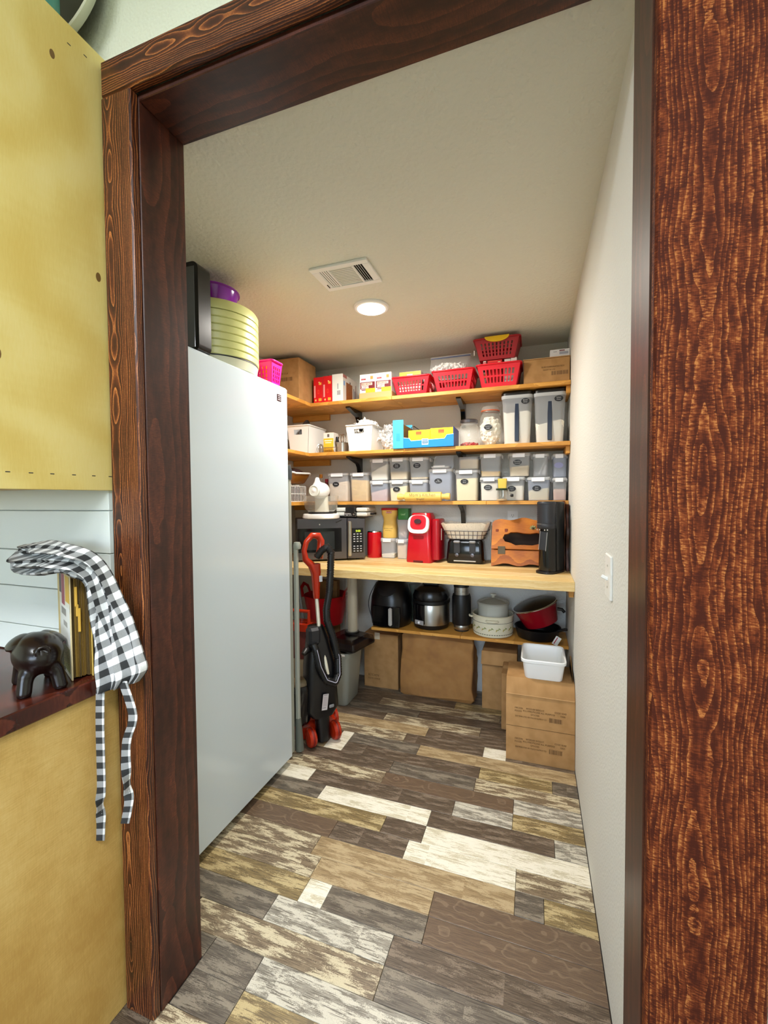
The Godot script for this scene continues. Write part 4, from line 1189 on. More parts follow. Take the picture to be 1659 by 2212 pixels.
func lower_shelf_containers() -> void:
	var y := 1.3755
	var zf := -2.89
	var d := 0.19
	var k := 2.89 / 2.8
	food_box("tall clear container of pale oats with black oval label, left end of the container rows", -1.424 * k, -1.256 * k, y, 0.214, zf, d, 0.14, M.rice, 0.025, "Oats", 0.6)
	food_box("tall clear container full of yellow macaroni without a label", -1.248 * k, -1.1 * k, y, 0.212, zf, d, 0.155, M.macaroni, -0.012, "-")
	food_box("small clear container of pinkish packets under the one with tilted white flour", -1.096 * k, -0.957 * k, y, 0.15, zf, d, 0.075, M.pinkish, 0.03, "-", 0.5, "container", M.box_blue)
	food_box("clear container with a tilted heap of white flour, top left of the upper row", -1.094 * k, -0.955 * k, y + 0.151, 0.155, zf, d, 0.085, M.flour, 0.07, "-")
	food_box("small clear container of cream egg powder with black label under the pasta shells", -0.953 * k, -0.814 * k, y, 0.151, zf, d, 0.1, M.meal, 0.02, "Egg", 0.56)
	food_box("clear container of pale pasta shells with black label in the upper row", -0.951 * k, -0.812 * k, y + 0.152, 0.157, zf, d, 0.055, M.pasta, 0.0, "Pasta/Shells", 0.62)
	food_box("almost empty clear container without label behind the rolling pin", -0.81 * k, -0.675 * k, y, 0.149, zf, d, 0.03, M.pinkish, 0.02, "-", 0.5, "container", M.box_blue)
	food_box("nearly empty clear container with black label next to the upturned lid", -0.806 * k, -0.671 * k, y + 0.15, 0.157, zf, d, 0.015, M.pasta, 0.0, "Elbow/Pasta", 0.62)
	food_box("large empty clear container with black label behind the rolling pin handle", -0.673 * k, -0.508 * k, y, 0.222, zf, d, 0.0, null, 0.0, "Egg/Noodles", 0.62, "container", M.box_blue)
	# upturned lid with a clip on the big empty box
	var t := thing("spare_lid", "spare clear lid standing on its edge above the large empty container", "lid", Vector3(-0.6, y + 0.223, -2.99))
	var r := []
	for p in MB.rr(0.132, 0.09, 0.018, 4):
		r.append(Vector3(-0.602 + p.x, y + 0.27 + p.y, -2.99))
	part(t, "frame", nb().tube(r, 0.004, 6, true), M.lid_clear)
	part(t, "pane", nb().box(Vector3(-0.602, y + 0.27, -2.99), Vector3(0.126, 0.084, 0.003), 0.001), M.box_clear)
	part(t, "clip", nb().box(Vector3(-0.6, y + 0.24, -2.985), Vector3(0.07, 0.008, 0.008), 0.002), M.clasp)
	t = thing("flat_container", "flat clear lid box with white clasp lying on the large empty container", "container", Vector3(-0.61, y + 0.2235, -2.93))
	part(t, "body", nb().loft([[y + 0.2235, 0.12, 0.09, 0.01], [y + 0.237, 0.126, 0.095, 0.012]], Vector3(-0.61, 0, -2.935)), M.lid_clear)
	part(t, "clasp", nb().box(Vector3(-0.615, y + 0.236, -2.886), Vector3(0.08, 0.012, 0.005), 0.002), M.clasp)
	food_box("tall clear container full of pale yellow meal with black label", -0.495 * k, -0.342 * k, y, 0.21, zf, d, 0.15, M.meal, 0.006, "Corn/Meal", 0.62)
	t = thing("small_box", "small clear tub of crushed noodles lying on the yellow meal container", "container", Vector3(-0.42, y + 0.211, -2.97))
	part(t, "body", nb().loft([[y + 0.211, 0.128, 0.12, 0.014], [y + 0.295, 0.134, 0.126, 0.016]], Vector3(-0.421, 0, -2.965)), M.box_clear)
	part(t, "contents", nb().loft([[y + 0.216, 0.116, 0.11, 0.012], [y + 0.277, 0.12, 0.112, 0.012], [y + 0.281, 0.09, 0.08, 0.01]], Vector3(-0.418, 0, -2.965)), M.pasta)
	food_box("small clear container of white powder with black label behind the nut grinder's left", -0.334 * k, -0.209 * k, y, 0.157, zf, d, 0.115, M.flour, 0.0, "Baking/Powder", 0.56)
	food_box("clear container with a shallow layer of yellow noodles, upper row above white powder", -0.334 * k, -0.2 * k, y + 0.158, 0.152, zf, d, 0.035, M.macaroni, -0.005, "-")
	food_box("small clear container of white sugar with black label right of the nut grinder", -0.194 * k, -0.056 * k, y, 0.155, zf, d, 0.095, M.flour, 0.0, "White/Sugar", 0.5)
	food_box("clear container of coconut flakes with black label in the upper row", -0.157 * k, -0.026 * k, y + 0.156, 0.152, zf, d, 0.065, M.pasta, 0.01, "Shredded/Coconut", 0.6)
	food_box("narrow clear container with a white scoop inside, upper row near the right wall", -0.014 * k, 0.08 * k, y + 0.153, 0.146, zf, d, 0.0, null, 0.0, "-")
	t = thing("flour_scoop", "white plastic scoop leaning inside the narrow clear container", "scoop", Vector3(0.05, y + 0.16, -2.96))
	part(t, "handle", nb().tube([Vector3(0.02, y + 0.165, -2.94), Vector3(0.066, y + 0.262, -2.97)], [0.012, 0.005], 8, false, 0.4), M.clasp)
	part(t, "bowl", nb().tube([Vector3(0.052, y + 0.163, -2.95), Vector3(0.064, y + 0.225, -2.965)], [0.014, 0.008], 10), M.clasp)
	food_box("clear container half full of yellowish flour with black label, bottom right", -0.045 * k, 0.091 * k, y, 0.151, zf, d, 0.07, M.meal, 0.02, "Rice/Flour", 0.52, "container", M.box_blue)
	food_box("empty blue-tinted container with a faint oval, top right beside the wall", 0.103 * k, 0.19, y + 0.147, 0.147, zf, d, 0.0, null, 0.0, "~", 0.5, "container", M.box_blue)
	food_box("small clear container of grey packets at the right wall under the blue-tinted one", 0.103 * k, 0.19, y, 0.145, zf, d, 0.07, M.pinkish, 0.0, "-")
	# rolling pin
	t = thing("rolling_pin", "pale wooden rolling pin with lettering lying along the shelf edge", "rolling pin", Vector3(-0.72, y, -2.865))
	var m := nb()
	m.x = Transform3D(Basis(Vector3(0, 0, 1), PI / 2), Vector3(-0.72, y + 0.031, -2.86))
	m.lathe([[0.0, -0.185], [0.021, -0.183], [0.023, -0.165], [0.016, -0.14], [0.02, -0.128], [0.03, -0.126], [0.031, -0.12], [0.031, 0.12], [0.03, 0.126], [0.02, 0.128], [0.016, 0.14], [0.023, 0.165], [0.021, 0.183], [0.0, 0.185]], 28)
	part(t, "pin", m, pm("e6bf62", 0.5))
	words(t, "Mom's Kitchen", 0.021, Vector3(-0.72, y + 0.042, -2.8303), pm("6a4a18"), 0.0, -0.3)
	var gar := []
	for i in 9:
		var a := (i - 4) / 4.0
		gar.append(Vector3(-0.735 + a * 0.085, y + 0.014 + a * a * 0.042, -2.8305 - a * a * 0.018))
	part(t, "garland", nb().tube(gar, 0.0014, 5), pm("5a4620"))
	for i in range(1, 8):
		part(t, "pendant", nb().box(gar[i] + Vector3(0, -0.004, 0.001), Vector3(0.008, 0.007, 0.002), 0.0006), pm("8a6a28"))
	# nut grinder
	t = thing("nut_grinder", "small glass nut grinder with a yellow hopper and crank on the shelf edge", "grinder", Vector3(-0.186, y, -2.862))
	var c := Vector3(-0.2, 0, -2.855)
	part(t, "glass", nb().lathe([[0.032, y + 0.001], [0.034, y + 0.006], [0.028, y + 0.066], [0.03, y + 0.07]], 24, c), M.glass)
	part(t, "nuts", nb().lathe([[0.03, y + 0.002], [0.031, y + 0.01], [0.0, y + 0.014]], 20, c), pm("c9a26a", 0.9))
	part(t, "collar", nb().lathe([[0.036, y + 0.068], [0.037, y + 0.07], [0.037, y + 0.078], [0.034, y + 0.08]], 24, c), pm("15301c", 0.4))
	part(t, "blades", nb().tube([c + Vector3(-0.008, y + 0.068, 0), c + Vector3(-0.009, y + 0.03, 0), c + Vector3(0.0, y + 0.018, 0), c + Vector3(0.009, y + 0.03, 0), c + Vector3(0.008, y + 0.068, 0)], 0.003, 6), M.steel)
	part(t, "hopper", nb().loft([[y + 0.08, 0.05, 0.036, 0.005], [y + 0.142, 0.056, 0.042, 0.005]], c + Vector3(0.004, 0, 0)), pm("d9bc4c", 0.5))
	part(t, "crank", nb().tube([c + Vector3(0.034, y + 0.078, 0.004), c + Vector3(0.042, y + 0.07, 0.006), c + Vector3(0.046, y + 0.04, 0.008), c + Vector3(0.058, y + 0.034, 0.008)], 0.0028, 6), M.steel)
	m = nb()
	m.x = Transform3D(Basis(Vector3(0, 0, 1), -PI / 2), c + Vector3(0.052, y + 0.034, 0.008))
	m.lathe([[0.0, 0.0], [0.008, 0.002], [0.01, 0.01], [0.008, 0.02], [0.0, 0.021]], 12)
	part(t, "knob", m, M.black)
	# things on the left arm of this shelf
	t = thing("wire_basket", "white wire basket with glass jars on the left arm of the lowest shelf", "basket", Vector3(-1.7, y, -2.7))
	for j in 3:
		var lp := []
		for p in MB.rr(0.2, 0.24, 0.02, 3):
			lp.append(Vector3(-1.705 + p.x, y + 0.003 + 0.055 * j, -2.7 + p.y))
		part(t, "wire", nb().tube(lp, 0.0025, 5, true), M.white)
	for i in 12:
		var a := i / 11.0
		part(t, "wire", nb().tube([Vector3(-1.605, y + 0.003, -2.81 + 0.22 * a), Vector3(-1.605, y + 0.113, -2.81 + 0.22 * a)], 0.002, 5), M.white)
		if i % 2 == 0:
			part(t, "wire", nb().tube([Vector3(-1.8 + 0.19 * a, y + 0.003, -2.58), Vector3(-1.8 + 0.19 * a, y + 0.113, -2.58)], 0.002, 5), M.white)
	for i in 2:
		t = thing("preserve_jar", ["dark preserve jar with white lid at the front of the wire basket", "dark preserve jar with white lid at the back of the wire basket"][i], "jar", Vector3(-1.66, y + 0.006, -2.63 - 0.11 * i))
		c = Vector3(-1.665, 0, -2.64 - 0.11 * i)
		part(t, "body", nb().lathe([[0.036, y + 0.007], [0.04, y + 0.012], [0.04, y + 0.1], [0.034, y + 0.112]], 20, c), pm("241016", 0.1))
		part(t, "lid", nb().lathe([[0.037, y + 0.112], [0.038, y + 0.114], [0.038, y + 0.126], [0.0, y + 0.128]], 20, c), M.white)
	t = thing("baking_dish", "amber brown baking dish with a wavy white rim stacked on the wire basket", "baking dish", Vector3(-1.7, y + 0.13, -2.72))
	var rr := []
	for q in [[0.132, 0.17], [0.14, 0.19], [0.19, 0.235], [0.2, 0.24]]:
		var ring := PackedVector3Array()
		var i := 0
		for p in MB.rr(q[1], q[1] * 1.2, 0.05, 5):
			ring.append(Vector3(-1.705 + p.x, y + q[0] + (0.006 * sin(i * 0.9) if q[0] > 0.15 else 0.0), -2.73 + p.y))
			i += 1
		rr.append(ring)
	part(t, "dish", nb().skin(rr, true, 60.0, true, true), pm("8a5416", 0.25))
	var rim := []
	var ri := 0
	for p in MB.rr(0.245, 0.29, 0.05, 5):
		rim.append(Vector3(-1.705 + p.x, y + 0.203 + 0.006 * sin(ri * 0.9), -2.73 + p.y))
		ri += 1
	part(t, "rim", nb().tube(rim, 0.007, 8, true), M.white)
	t = thing("pot_lid", "dark domed pot lid with a pale knob lying on the amber baking dish", "lid", Vector3(-1.7, y + 0.2, -2.73))  # a domed pot lid, lying loose on the dish
	part(t, "lid", nb().lathe([[0.11, y + 0.211], [0.112, y + 0.215], [0.07, y + 0.24], [0.02, y + 0.25], [0.0, y + 0.251]], 32, Vector3(-1.71, 0, -2.76)), pm("3a2c30", 0.25))
	part(t, "knob", nb().lathe([[0.008, y + 0.25], [0.012, y + 0.262], [0.014, y + 0.275], [0.0, y + 0.282]], 14, Vector3(-1.71, 0, -2.76)), M.clasp)
	for i in 2:
		t = thing("sauce_bottle", ["slim clear bottle with an orange cap at the back left of the lowest shelf", "dark red sauce bottle standing left of the oats container"][i], "bottle", Vector3([-1.56, -1.52][i], y, -3.0))
		c = Vector3([-1.57, -1.512][i], 0, [-2.99, -2.97][i])
		var s: float = [1.0, 0.82][i]
		part(t, "body", nb().lathe([[0.02, y + 0.001], [0.024, y + 0.006], [0.024, y + 0.12 * s], [0.012, y + 0.155 * s], [0.01, y + 0.185 * s]], 18, c), [M.glass, pm("6a0f18", 0.15)][i])
		part(t, "cap", nb().lathe([[0.012, y + 0.182 * s], [0.013, y + 0.186 * s], [0.013, y + 0.21 * s], [0.0, y + 0.212 * s]], 16, c), [pm("e0922a", 0.4), pm("a01424", 0.4)][i])

func counter_items() -> void:
	var y := 0.9525
	# microwave turned towards the camera
	var t := thing("microwave", "stainless steel microwave with black glass door on the left of the bench", "microwave", Vector3(-1.435, y, -2.858), 0.576)
	var w := 0.489
	var zf := 0.125
	part(t, "body", nb().box(Vector3(0, 0.158, -0.01), Vector3(w, 0.29, 0.235), 0.006), M.charcoal)
	for s in [-0.2, 0.2]:
		part(t, "foot", nb().lathe([[0.014, 0.0], [0.014, 0.014]], 12, Vector3(s, 0, 0.06)), M.black)
	part(t, "door", nb().box(Vector3(-0.066, 0.158, zf - 0.004), Vector3(0.352, 0.292, 0.022), 0.004), M.dark_steel)
	part(t, "window", nb().box(Vector3(-0.085, 0.15, zf + 0.0075), Vector3(0.31, 0.17, 0.003), 0.001), M.black_gloss)
	part(t, "window_screen", nb().box(Vector3(-0.085, 0.148, zf + 0.0092), Vector3(0.21, 0.13, 0.001), 0.0004), pm("24282a", 0.12))
	part(t, "logo_dot", nb().box(Vector3(-0.085, 0.262, zf + 0.0075), Vector3(0.008, 0.008, 0.002), 0.0006), M.white)
	part(t, "handle", nb().box(Vector3(0.126, 0.158, zf + 0.03), Vector3(0.026, 0.25, 0.016), 0.006), M.steel)
	for s in [0.05, 0.266]:
		part(t, "handle_post", nb().box(Vector3(0.126, s, zf + 0.016), Vector3(0.016, 0.016, 0.02), 0.002), M.dark_steel)
	var cp := part(t, "control_panel", nb().box(Vector3(0.1775, 0.158, zf - 0.004), Vector3(0.132, 0.292, 0.022), 0.004), M.dark_steel)
	part(cp, "keypad", nb().box(Vector3(0.186, 0.142, zf + 0.0075), Vector3(0.084, 0.178, 0.003), 0.001), M.black_gloss)
	var scr := pm("d9f04a", 0.5)
	scr.emission_enabled = true
	scr.emission = Color("b8e020")
	scr.emission_energy_multiplier = 0.8
	words(cp, "9:00", 0.014, Vector3(0.19, 0.21, zf + 0.0092), scr)
	for r in 8:
		for c in 3:
			if r != 4:
				part(cp, "key", nb().box(Vector3(0.162 + 0.024 * c, 0.188 - 0.0175 * r, zf + 0.0093), Vector3(0.013, 0.006, 0.001), 0.0003), pm("b9bcc0", 0.5))
	# stand mixer on the microwave
	var mt := y + 0.304
	t = thing("stand_mixer", "white stand mixer with a clear glass bowl on top of the microwave", "mixer", Vector3(-1.447, mt, -2.75))
	var c := Vector3(-1.447, 0, -2.75)
	part(t, "base", nb().loft([[mt, 0.25, 0.2, 0.08], [mt + 0.006, 0.256, 0.206, 0.08], [mt + 0.028, 0.25, 0.2, 0.08], [mt + 0.034, 0.236, 0.186, 0.075]], c), M.white)
	part(t, "turntable", nb().lathe([[0.09, mt + 0.034], [0.09, mt + 0.042], [0.0, mt + 0.043]], 32, c), M.charcoal)
	part(t, "bowl", nb().lathe([[0.06, mt + 0.044], [0.095, mt + 0.05], [0.115, mt + 0.075], [0.124, mt + 0.12], [0.13, mt + 0.16], [0.133, mt + 0.161]], 40, c), M.glass)
	part(t, "pillar", nb().loft([[mt + 0.046, 0.11, 0.05, 0.022], [mt + 0.1, 0.1, 0.046, 0.02], [mt + 0.17, 0.095, 0.05, 0.02]], c + Vector3(-0.01, 0, -0.03)), pm("dedbc9", 0.4))
	part(t, "head", nb().nets(func(p: Vector3) -> float:
		var q := (p - c - Vector3(-0.005, mt + 0.2, 0.0)) / Vector3(0.06, 0.06, 0.1)
		var a := (q.length() - 1.0) * 0.055
		var h := p - c - Vector3(-0.012, mt + 0.265, 0.03)
		var cone := Vector2(h.x, h.z).length() - lerpf(0.026, 0.012, clampf((h.y + 0.02) / 0.05, 0, 1))
		cone = maxf(cone, absf(h.y) - 0.028)
		var k := clampf(0.5 + 0.5 * (cone - a) / 0.012, 0.0, 1.0)
		return lerpf(cone, a, k) - 0.012 * k * (1.0 - k), Vector3(-1.53, mt + 0.12, -2.87), Vector3(-1.36, mt + 0.31, -2.63), 0.007), M.white_gloss)
	var cap := nb()
	cap.x = Transform3D(Basis(Vector3(1, 0, 0), PI / 2), c + Vector3(-0.005, mt + 0.196, 0.078))
	cap.lathe([[0.04, 0.0], [0.041, 0.016], [0.034, 0.02], [0.033, 0.017], [0.0, 0.018]], 28)
	part(t, "front_cap", cap, pm("d9dcd4", 0.25))
	part(t, "speed_band", nb().loft([[mt + 0.246, 0.05, 0.05, 0.02], [mt + 0.25, 0.05, 0.05, 0.02]], c + Vector3(-0.012, 0, 0.03)), M.charcoal)
	# waffle maker
	t = thing("waffle_maker", "black and silver square waffle maker on the microwave beside the mixer", "waffle maker", Vector3(-1.25, mt, -2.93))
	c = Vector3(-1.255, 0, -2.94)
	part(t, "base", nb().loft([[mt + 0.001, 0.2, 0.17, 0.02], [mt + 0.012, 0.22, 0.18, 0.02]], c), M.black)
	for s in [-1, 1]:
		for k in 2:
			part(t, "plate_cover", nb().box(c + Vector3(s * 0.08, mt + 0.026 + 0.034 * k, 0.0), Vector3(0.084, 0.028, 0.19), 0.007), pm("d2d3cc", 0.3))
		part(t, "hinge_tab", nb().box(c + Vector3(s * 0.136, mt + 0.028, 0.0), Vector3(0.03, 0.016, 0.06), 0.004), M.black)
	part(t, "grip", nb().box(c + Vector3(-0.002, mt + 0.056, 0.03), Vector3(0.078, 0.05, 0.16), 0.008), M.black)
	var f := part(t, "control_plate", nb().box(c + Vector3(-0.002, mt + 0.026, 0.1), Vector3(0.094, 0.034, 0.014), 0.003), M.black)
	for q in [[0, 0.017, 0.088, 0.0015], [0, -0.014, 0.088, 0.0015], [-0.044, 0.0015, 0.0015, 0.031], [0.044, 0.0015, 0.0015, 0.031]]:
		part(f, "border", nb().box(c + Vector3(q[0] - 0.002, mt + 0.025 + q[1], 0.1075), Vector3(q[2], q[3], 0.001), 0.0003), M.steel)
	words(f, "BROWNING", 0.007, c + Vector3(-0.018, mt + 0.03, 0.1078), M.ink_white)
	words(f, "TONE  2 3 4 5", 0.006, c + Vector3(-0.014, mt + 0.02, 0.1078), M.ink_white)
	var kn := nb()
	kn.x = Transform3D(Basis(Vector3(1, 0, 0), PI / 2), c + Vector3(0.028, mt + 0.026, 0.107))
	kn.lathe([[0.007, 0.0], [0.006, 0.005], [0.0, 0.006]], 14)
	part(f, "knob", kn, M.steel)
	part(t, "cord", nb().tube([c + Vector3(-0.11, mt + 0.014, 0.02), c + Vector3(-0.12, mt + 0.006, 0.1), c + Vector3(-0.075, mt - 0.03, 0.185), c + Vector3(-0.05, mt - 0.014, 0.165), c + Vector3(-0.045, mt + 0.006, 0.09)], 0.003, 6), M.black)
	# canister and jars
	t = thing("canister", "plain glossy red metal canister right of the microwave", "canister", Vector3(-1.125, y, -3.02))
	c = Vector3(-1.145, 0, -3.03)
	part(t, "body", nb().lathe([[0.053, y], [0.055, y + 0.004], [0.055, y + 0.186], [0.052, y + 0.19]], 32, c), pm("c4101e", 0.2))
	part(t, "lid", nb().lathe([[0.053, y + 0.19], [0.051, y + 0.198], [0.03, y + 0.201], [0.0, y + 0.201]], 32, c), M.chrome)
	food_box("small clear container with a little white powder under the yellow formula can", -1.085, -0.97, y, 0.15, -2.99, 0.1, 0.03, M.flour, 0.01, "-", 0.5, "container", null, "small clear containers on the bench")
	food_box("small clear container full of tan powder left of the red coffee maker", -0.957, -0.872, y, 0.145, -2.98, 0.1, 0.1, M.rice, 0.006, "-", 0.5, "container", null, "small clear containers on the bench")
	t = thing("formula_can", "mustard yellow can with a red lid standing on a small clear container", "can", Vector3(-1.02, y + 0.1505, -3.04))
	c = Vector3(-1.02, 0, -3.035)
	var k := y + 0.1505
	var can := pm("d6b45c", 0.5)
	part(t, "body", nb().loft([[k, 0.1, 0.085, 0.03], [k + 0.006, 0.106, 0.088, 0.032], [k + 0.08, 0.106, 0.088, 0.032], [k + 0.125, 0.092, 0.08, 0.03], [k + 0.155, 0.098, 0.084, 0.03], [k + 0.175, 0.12, 0.09, 0.03], [k + 0.205, 0.122, 0.092, 0.03]], c), can)
	part(t, "lid", nb().loft([[k + 0.205, 0.126, 0.096, 0.032], [k + 0.218, 0.126, 0.096, 0.032], [k + 0.222, 0.118, 0.088, 0.03]], c), pm("b0161e", 0.4))
	part(t, "printed_patch", nb().panel(c + Vector3(0.006, k + 0.19, 0.0465), Vector3.RIGHT, Vector3.UP, 0.042, 0.014), pm("b02c22"))
	words(t, "formula", 0.009, c + Vector3(0.006, k + 0.19, 0.048), M.ink_white)
	words(t, "FORMULA MIX", 0.008, c + Vector3(0.0, k + 0.07, 0.0445), pm("6a5020"))
	words(t, "NET WT 663 g", 0.006, c + Vector3(0.0, k + 0.055, 0.0445), pm("6a5020"))
	t = thing("clear_jar", "clear tub of white packets behind the yellow can", "tub", Vector3(-0.92, y, -3.05))
	part(t, "body", nb().loft([[y + 0.146, 0.07, 0.07, 0.012], [y + 0.285, 0.085, 0.08, 0.014]], Vector3(-0.915, 0, -3.045)), M.box_clear)
	part(t, "packets", nb().nets(lump(41, Vector3(-0.915, y + 0.2, -3.045), Vector3(0.03, 0.05, 0.028), 0.015, 50.0), Vector3(-0.95, y + 0.147, -3.08), Vector3(-0.88, y + 0.27, -3.01), 0.006), pm("e0d0c4", 0.8))
	t = thing("green_packet", "small green topped tub on the clear tub behind the coffee maker", "tub", Vector3(-0.91, y + 0.286, -3.05))
	part(t, "body", nb().loft([[y + 0.286, 0.082, 0.07, 0.01], [y + 0.368, 0.086, 0.074, 0.01]], Vector3(-0.912, 0, -3.05)), pm("2f7a34", 0.4))
	words(t, "Leaf", 0.014, Vector3(-0.912, y + 0.325, -3.012), pm("a8d49a"))
	# red coffee maker
	t = thing("coffee_maker", "red single cup coffee maker with a white lid ring on the bench", "coffee maker", Vector3(-0.745, y, -2.93), -0.12)
	part(t, "body", nb().loft([[0.0, 0.182, 0.17, 0.02], [0.012, 0.186, 0.174, 0.02], [0.16, 0.165, 0.165, 0.02, 0, -0.003], [0.31, 0.15, 0.14, 0.03, 0, -0.01], [0.34, 0.13, 0.11, 0.03, 0, -0.012]], Vector3.ZERO), pm("b80f20", 0.25))
	part(t, "water_tank", nb().loft([[0.02, 0.06, 0.16, 0.02], [0.29, 0.052, 0.15, 0.02], [0.3, 0.04, 0.13, 0.02]], Vector3(0.108, 0, -0.03)), pm("9c1220", 0.15))
	var hl := nb()
	hl.x = Transform3D(Basis(Vector3(1, 0, 0), -0.2), Vector3(0, 0.262, 0.066))
	var outer := PackedVector2Array()
	var inner := PackedVector2Array()
	for i in 28:
		var a := TAU * i / 28.0
		var sx := signf(cos(a)) * pow(absf(cos(a)), 0.6)
		var sy := signf(sin(a)) * pow(absf(sin(a)), 0.7)
		outer.append(Vector2(sx * 0.077, sy * 0.064))
		inner.append(Vector2(sx * 0.058, sy * 0.05 + 0.012))
	hl.extrude(outer, 0.018)
	part(t, "lid_ring", hl, M.white_gloss)
	hl = nb()
	hl.x = Transform3D(Basis(Vector3(1, 0, 0), -0.2), Vector3(0, 0.262, 0.0665))
	hl.extrude(inner, 0.021)
	var ld := part(t, "lid", hl, pm("d01428", 0.2))
	hl = nb()
	hl.x = Transform3D(Basis(Vector3(1, 0, 0), -0.2), Vector3(0, 0.285, 0.092))
	hl.extrude(ell(0.026, 0.017), 0.002)
	part(ld, "display", hl, pm("3a2028", 0.2))
	hl = nb()
	hl.x = Transform3D(Basis(Vector3(1, 0, 0), -0.2), Vector3(0, 0.245, 0.084))
	hl.extrude(ell(0.011, 0.011), 0.003)
	part(ld, "button", hl, M.ink_white)
	part(t, "cup_bay", nb().box(Vector3(0, 0.175, 0.082), Vector3(0.075, 0.02, 0.004), 0.001), pm("7c0c16", 0.3))
	part(t, "drip_slot", nb().box(Vector3(0, 0.008, 0.087), Vector3(0.07, 0.014, 0.004), 0.001), pm("5a0a10", 0.4))
	# toaster with basket on it
	t = thing("toaster", "black four slot toaster with two grey levers under the cloth lined basket", "toaster", Vector3(-0.44, y, -2.96))
	c = Vector3(-0.443, 0, -2.965)
	part(t, "body", nb().loft([[y + 0.004, 0.25, 0.16, 0.03], [y + 0.012, 0.256, 0.166, 0.03], [y + 0.14, 0.238, 0.156, 0.03], [y + 0.16, 0.22, 0.14, 0.03]], c), M.black_gloss)
	for s in [-1, 1]:
		part(t, "slot_recess", nb().box(c + Vector3(s * 0.052, y + 0.105, 0.0795), Vector3(0.042, 0.07, 0.005), 0.002), M.charcoal)
		part(t, "lever", nb().box(c + Vector3(s * 0.052, y + 0.148, 0.084), Vector3(0.044, 0.016, 0.022), 0.005), pm("8b8c90", 0.35))
		var dl := nb()
		dl.x = Transform3D(Basis(Vector3(1, 0, 0), PI / 2), c + Vector3(s * 0.052, y + 0.06, 0.081))
		dl.lathe([[0.014, 0.0], [0.012, 0.01], [0.0, 0.011]], 16)
		part(t, "dial", dl, M.dark_steel)
	part(t, "crumb_tray", nb().box(c + Vector3(0, y + 0.018, 0.083), Vector3(0.15, 0.008, 0.004), 0.002), M.steel)
	t = thing("bread_basket", "wire bread basket with patterned cream cloth liner resting on the black toaster", "basket", Vector3(-0.44, y + 0.161, -2.96))
	var y2 := y + 0.162
	c = Vector3(-0.443, 0, -2.965)
	for j in 3:
		var lp := []
		for p in MB.rr(0.25 + 0.025 * j, 0.17 + 0.025 * j, 0.05, 4):
			lp.append(c + Vector3(p.x, y2 + 0.004 + 0.028 * j, p.y))
		part(t, "wire", nb().tube(lp, 0.0025, 5, true), M.dark_steel)
	for i in 9:
		var a := (i - 4) / 4.0
		part(t, "wire", nb().tube([c + Vector3(a * 0.11, y2 + 0.004, 0.088), c + Vector3(a * 0.12, y2 + 0.06, 0.112)], 0.002, 5), M.dark_steel)
	var lin := speckle(["7c8078", "e4dccb", "e8e1d2", "ece6d8"], 0.06, 6.0, 0.9, false, 27)
	var rings := []
	for q in [[0.004, 0.23, 0.15], [0.03, 0.25, 0.17], [0.065, 0.285, 0.2], [0.1, 0.31, 0.225], [0.112, 0.318, 0.232], [0.1, 0.3, 0.215]]:
		var ring := PackedVector3Array()
		var i := 0
		for p in MB.rr(q[1], q[2], 0.05, 8):
			var wv := 1.0 + (0.02 * sin(i * 1.7) if q[0] > 0.05 else 0.0)
			ring.append(c + Vector3(p.x * wv, y2 + q[0] + (0.005 * sin(i * 1.1) if q[0] > 0.09 else 0.0), p.y * wv))
			i += 1
		rings.append(ring)
	part(t, "liner", nb().skin(rings, true, 70.0, true, false), lin, "cream cloth liner with grey sprigs")
	for s in [-1, 1]:
		part(t, "handle", nb().tube([c + Vector3(s * 0.14, y2 + 0.06, 0.03), c + Vector3(s * 0.158, y2 + 0.11, 0.03), c + Vector3(s * 0.158, y2 + 0.112, -0.03), c + Vector3(s * 0.14, y2 + 0.06, -0.03)], 0.0035, 6), M.steel)
		part(t, "ribbon", nb().box(c + Vector3(s * 0.165, y2 + 0.03, 0.04), Vector3(0.003, 0.08, 0.012), 0.001), lin)
	# bread box
	t = thing("bread_box", "honey brown wooden bread box with a wavy window opening and flower knob", "bread box", Vector3(-0.06, y, -2.95))
	var wood := board_mat(wood_tex(512, 256, ["8a460e", "bd7018", "d48e2c"], 4.0, 0.4, 0.25, 0.0, 91, 1.2, 0.5, 0.45), 0.7, 0.3, 0.35)
	var dk := board_mat(wood_tex(512, 128, ["6a350f", "8c4c18", "a8642a"], 4.0, 0.4, 0.2, 0.0, 95, 1.2, 0.5, 0.45), 0.7, 0.2, 0.4)
	var x0 := -0.265
	var x1 := 0.155
	var z0 := -2.84
	var m := nb()
	m.x = Transform3D(Basis(), Vector3(x0, y, z0 - 0.016))
	var lowp := PackedVector2Array([Vector2(0, 0)])
	for i in 15:
		var u := 0.05 + 0.32 * i / 14.0
		lowp.append(Vector2(u, 0.014 + 0.008 * sin(i * 0.9)))
	lowp.append_array(PackedVector2Array([Vector2(0.42, 0), Vector2(0.42, 0.106), Vector2(0, 0.106)]))
	m.extrude(lowp, 0.016)
	part(t, "front_panel", m, wood)
	m = nb()
	m.x = Transform3D(Basis(Vector3(1, 0, 0), -0.46), Vector3(x0, y + 0.108, z0 - 0.016))
	var win := PackedVector2Array()
	for q in [[0.07, 0.075], [0.085, 0.05], [0.12, 0.042], [0.15, 0.026], [0.2, 0.03], [0.25, 0.028], [0.3, 0.04], [0.34, 0.05], [0.355, 0.075], [0.34, 0.1], [0.31, 0.104], [0.28, 0.116], [0.24, 0.108], [0.2, 0.11], [0.16, 0.117], [0.12, 0.116], [0.1, 0.104], [0.08, 0.1]]:
		win.append(Vector2(q[0], q[1]))
	var crest := PackedVector2Array([Vector2(0, 0), Vector2(0.42, 0), Vector2(0.42, 0.19)])
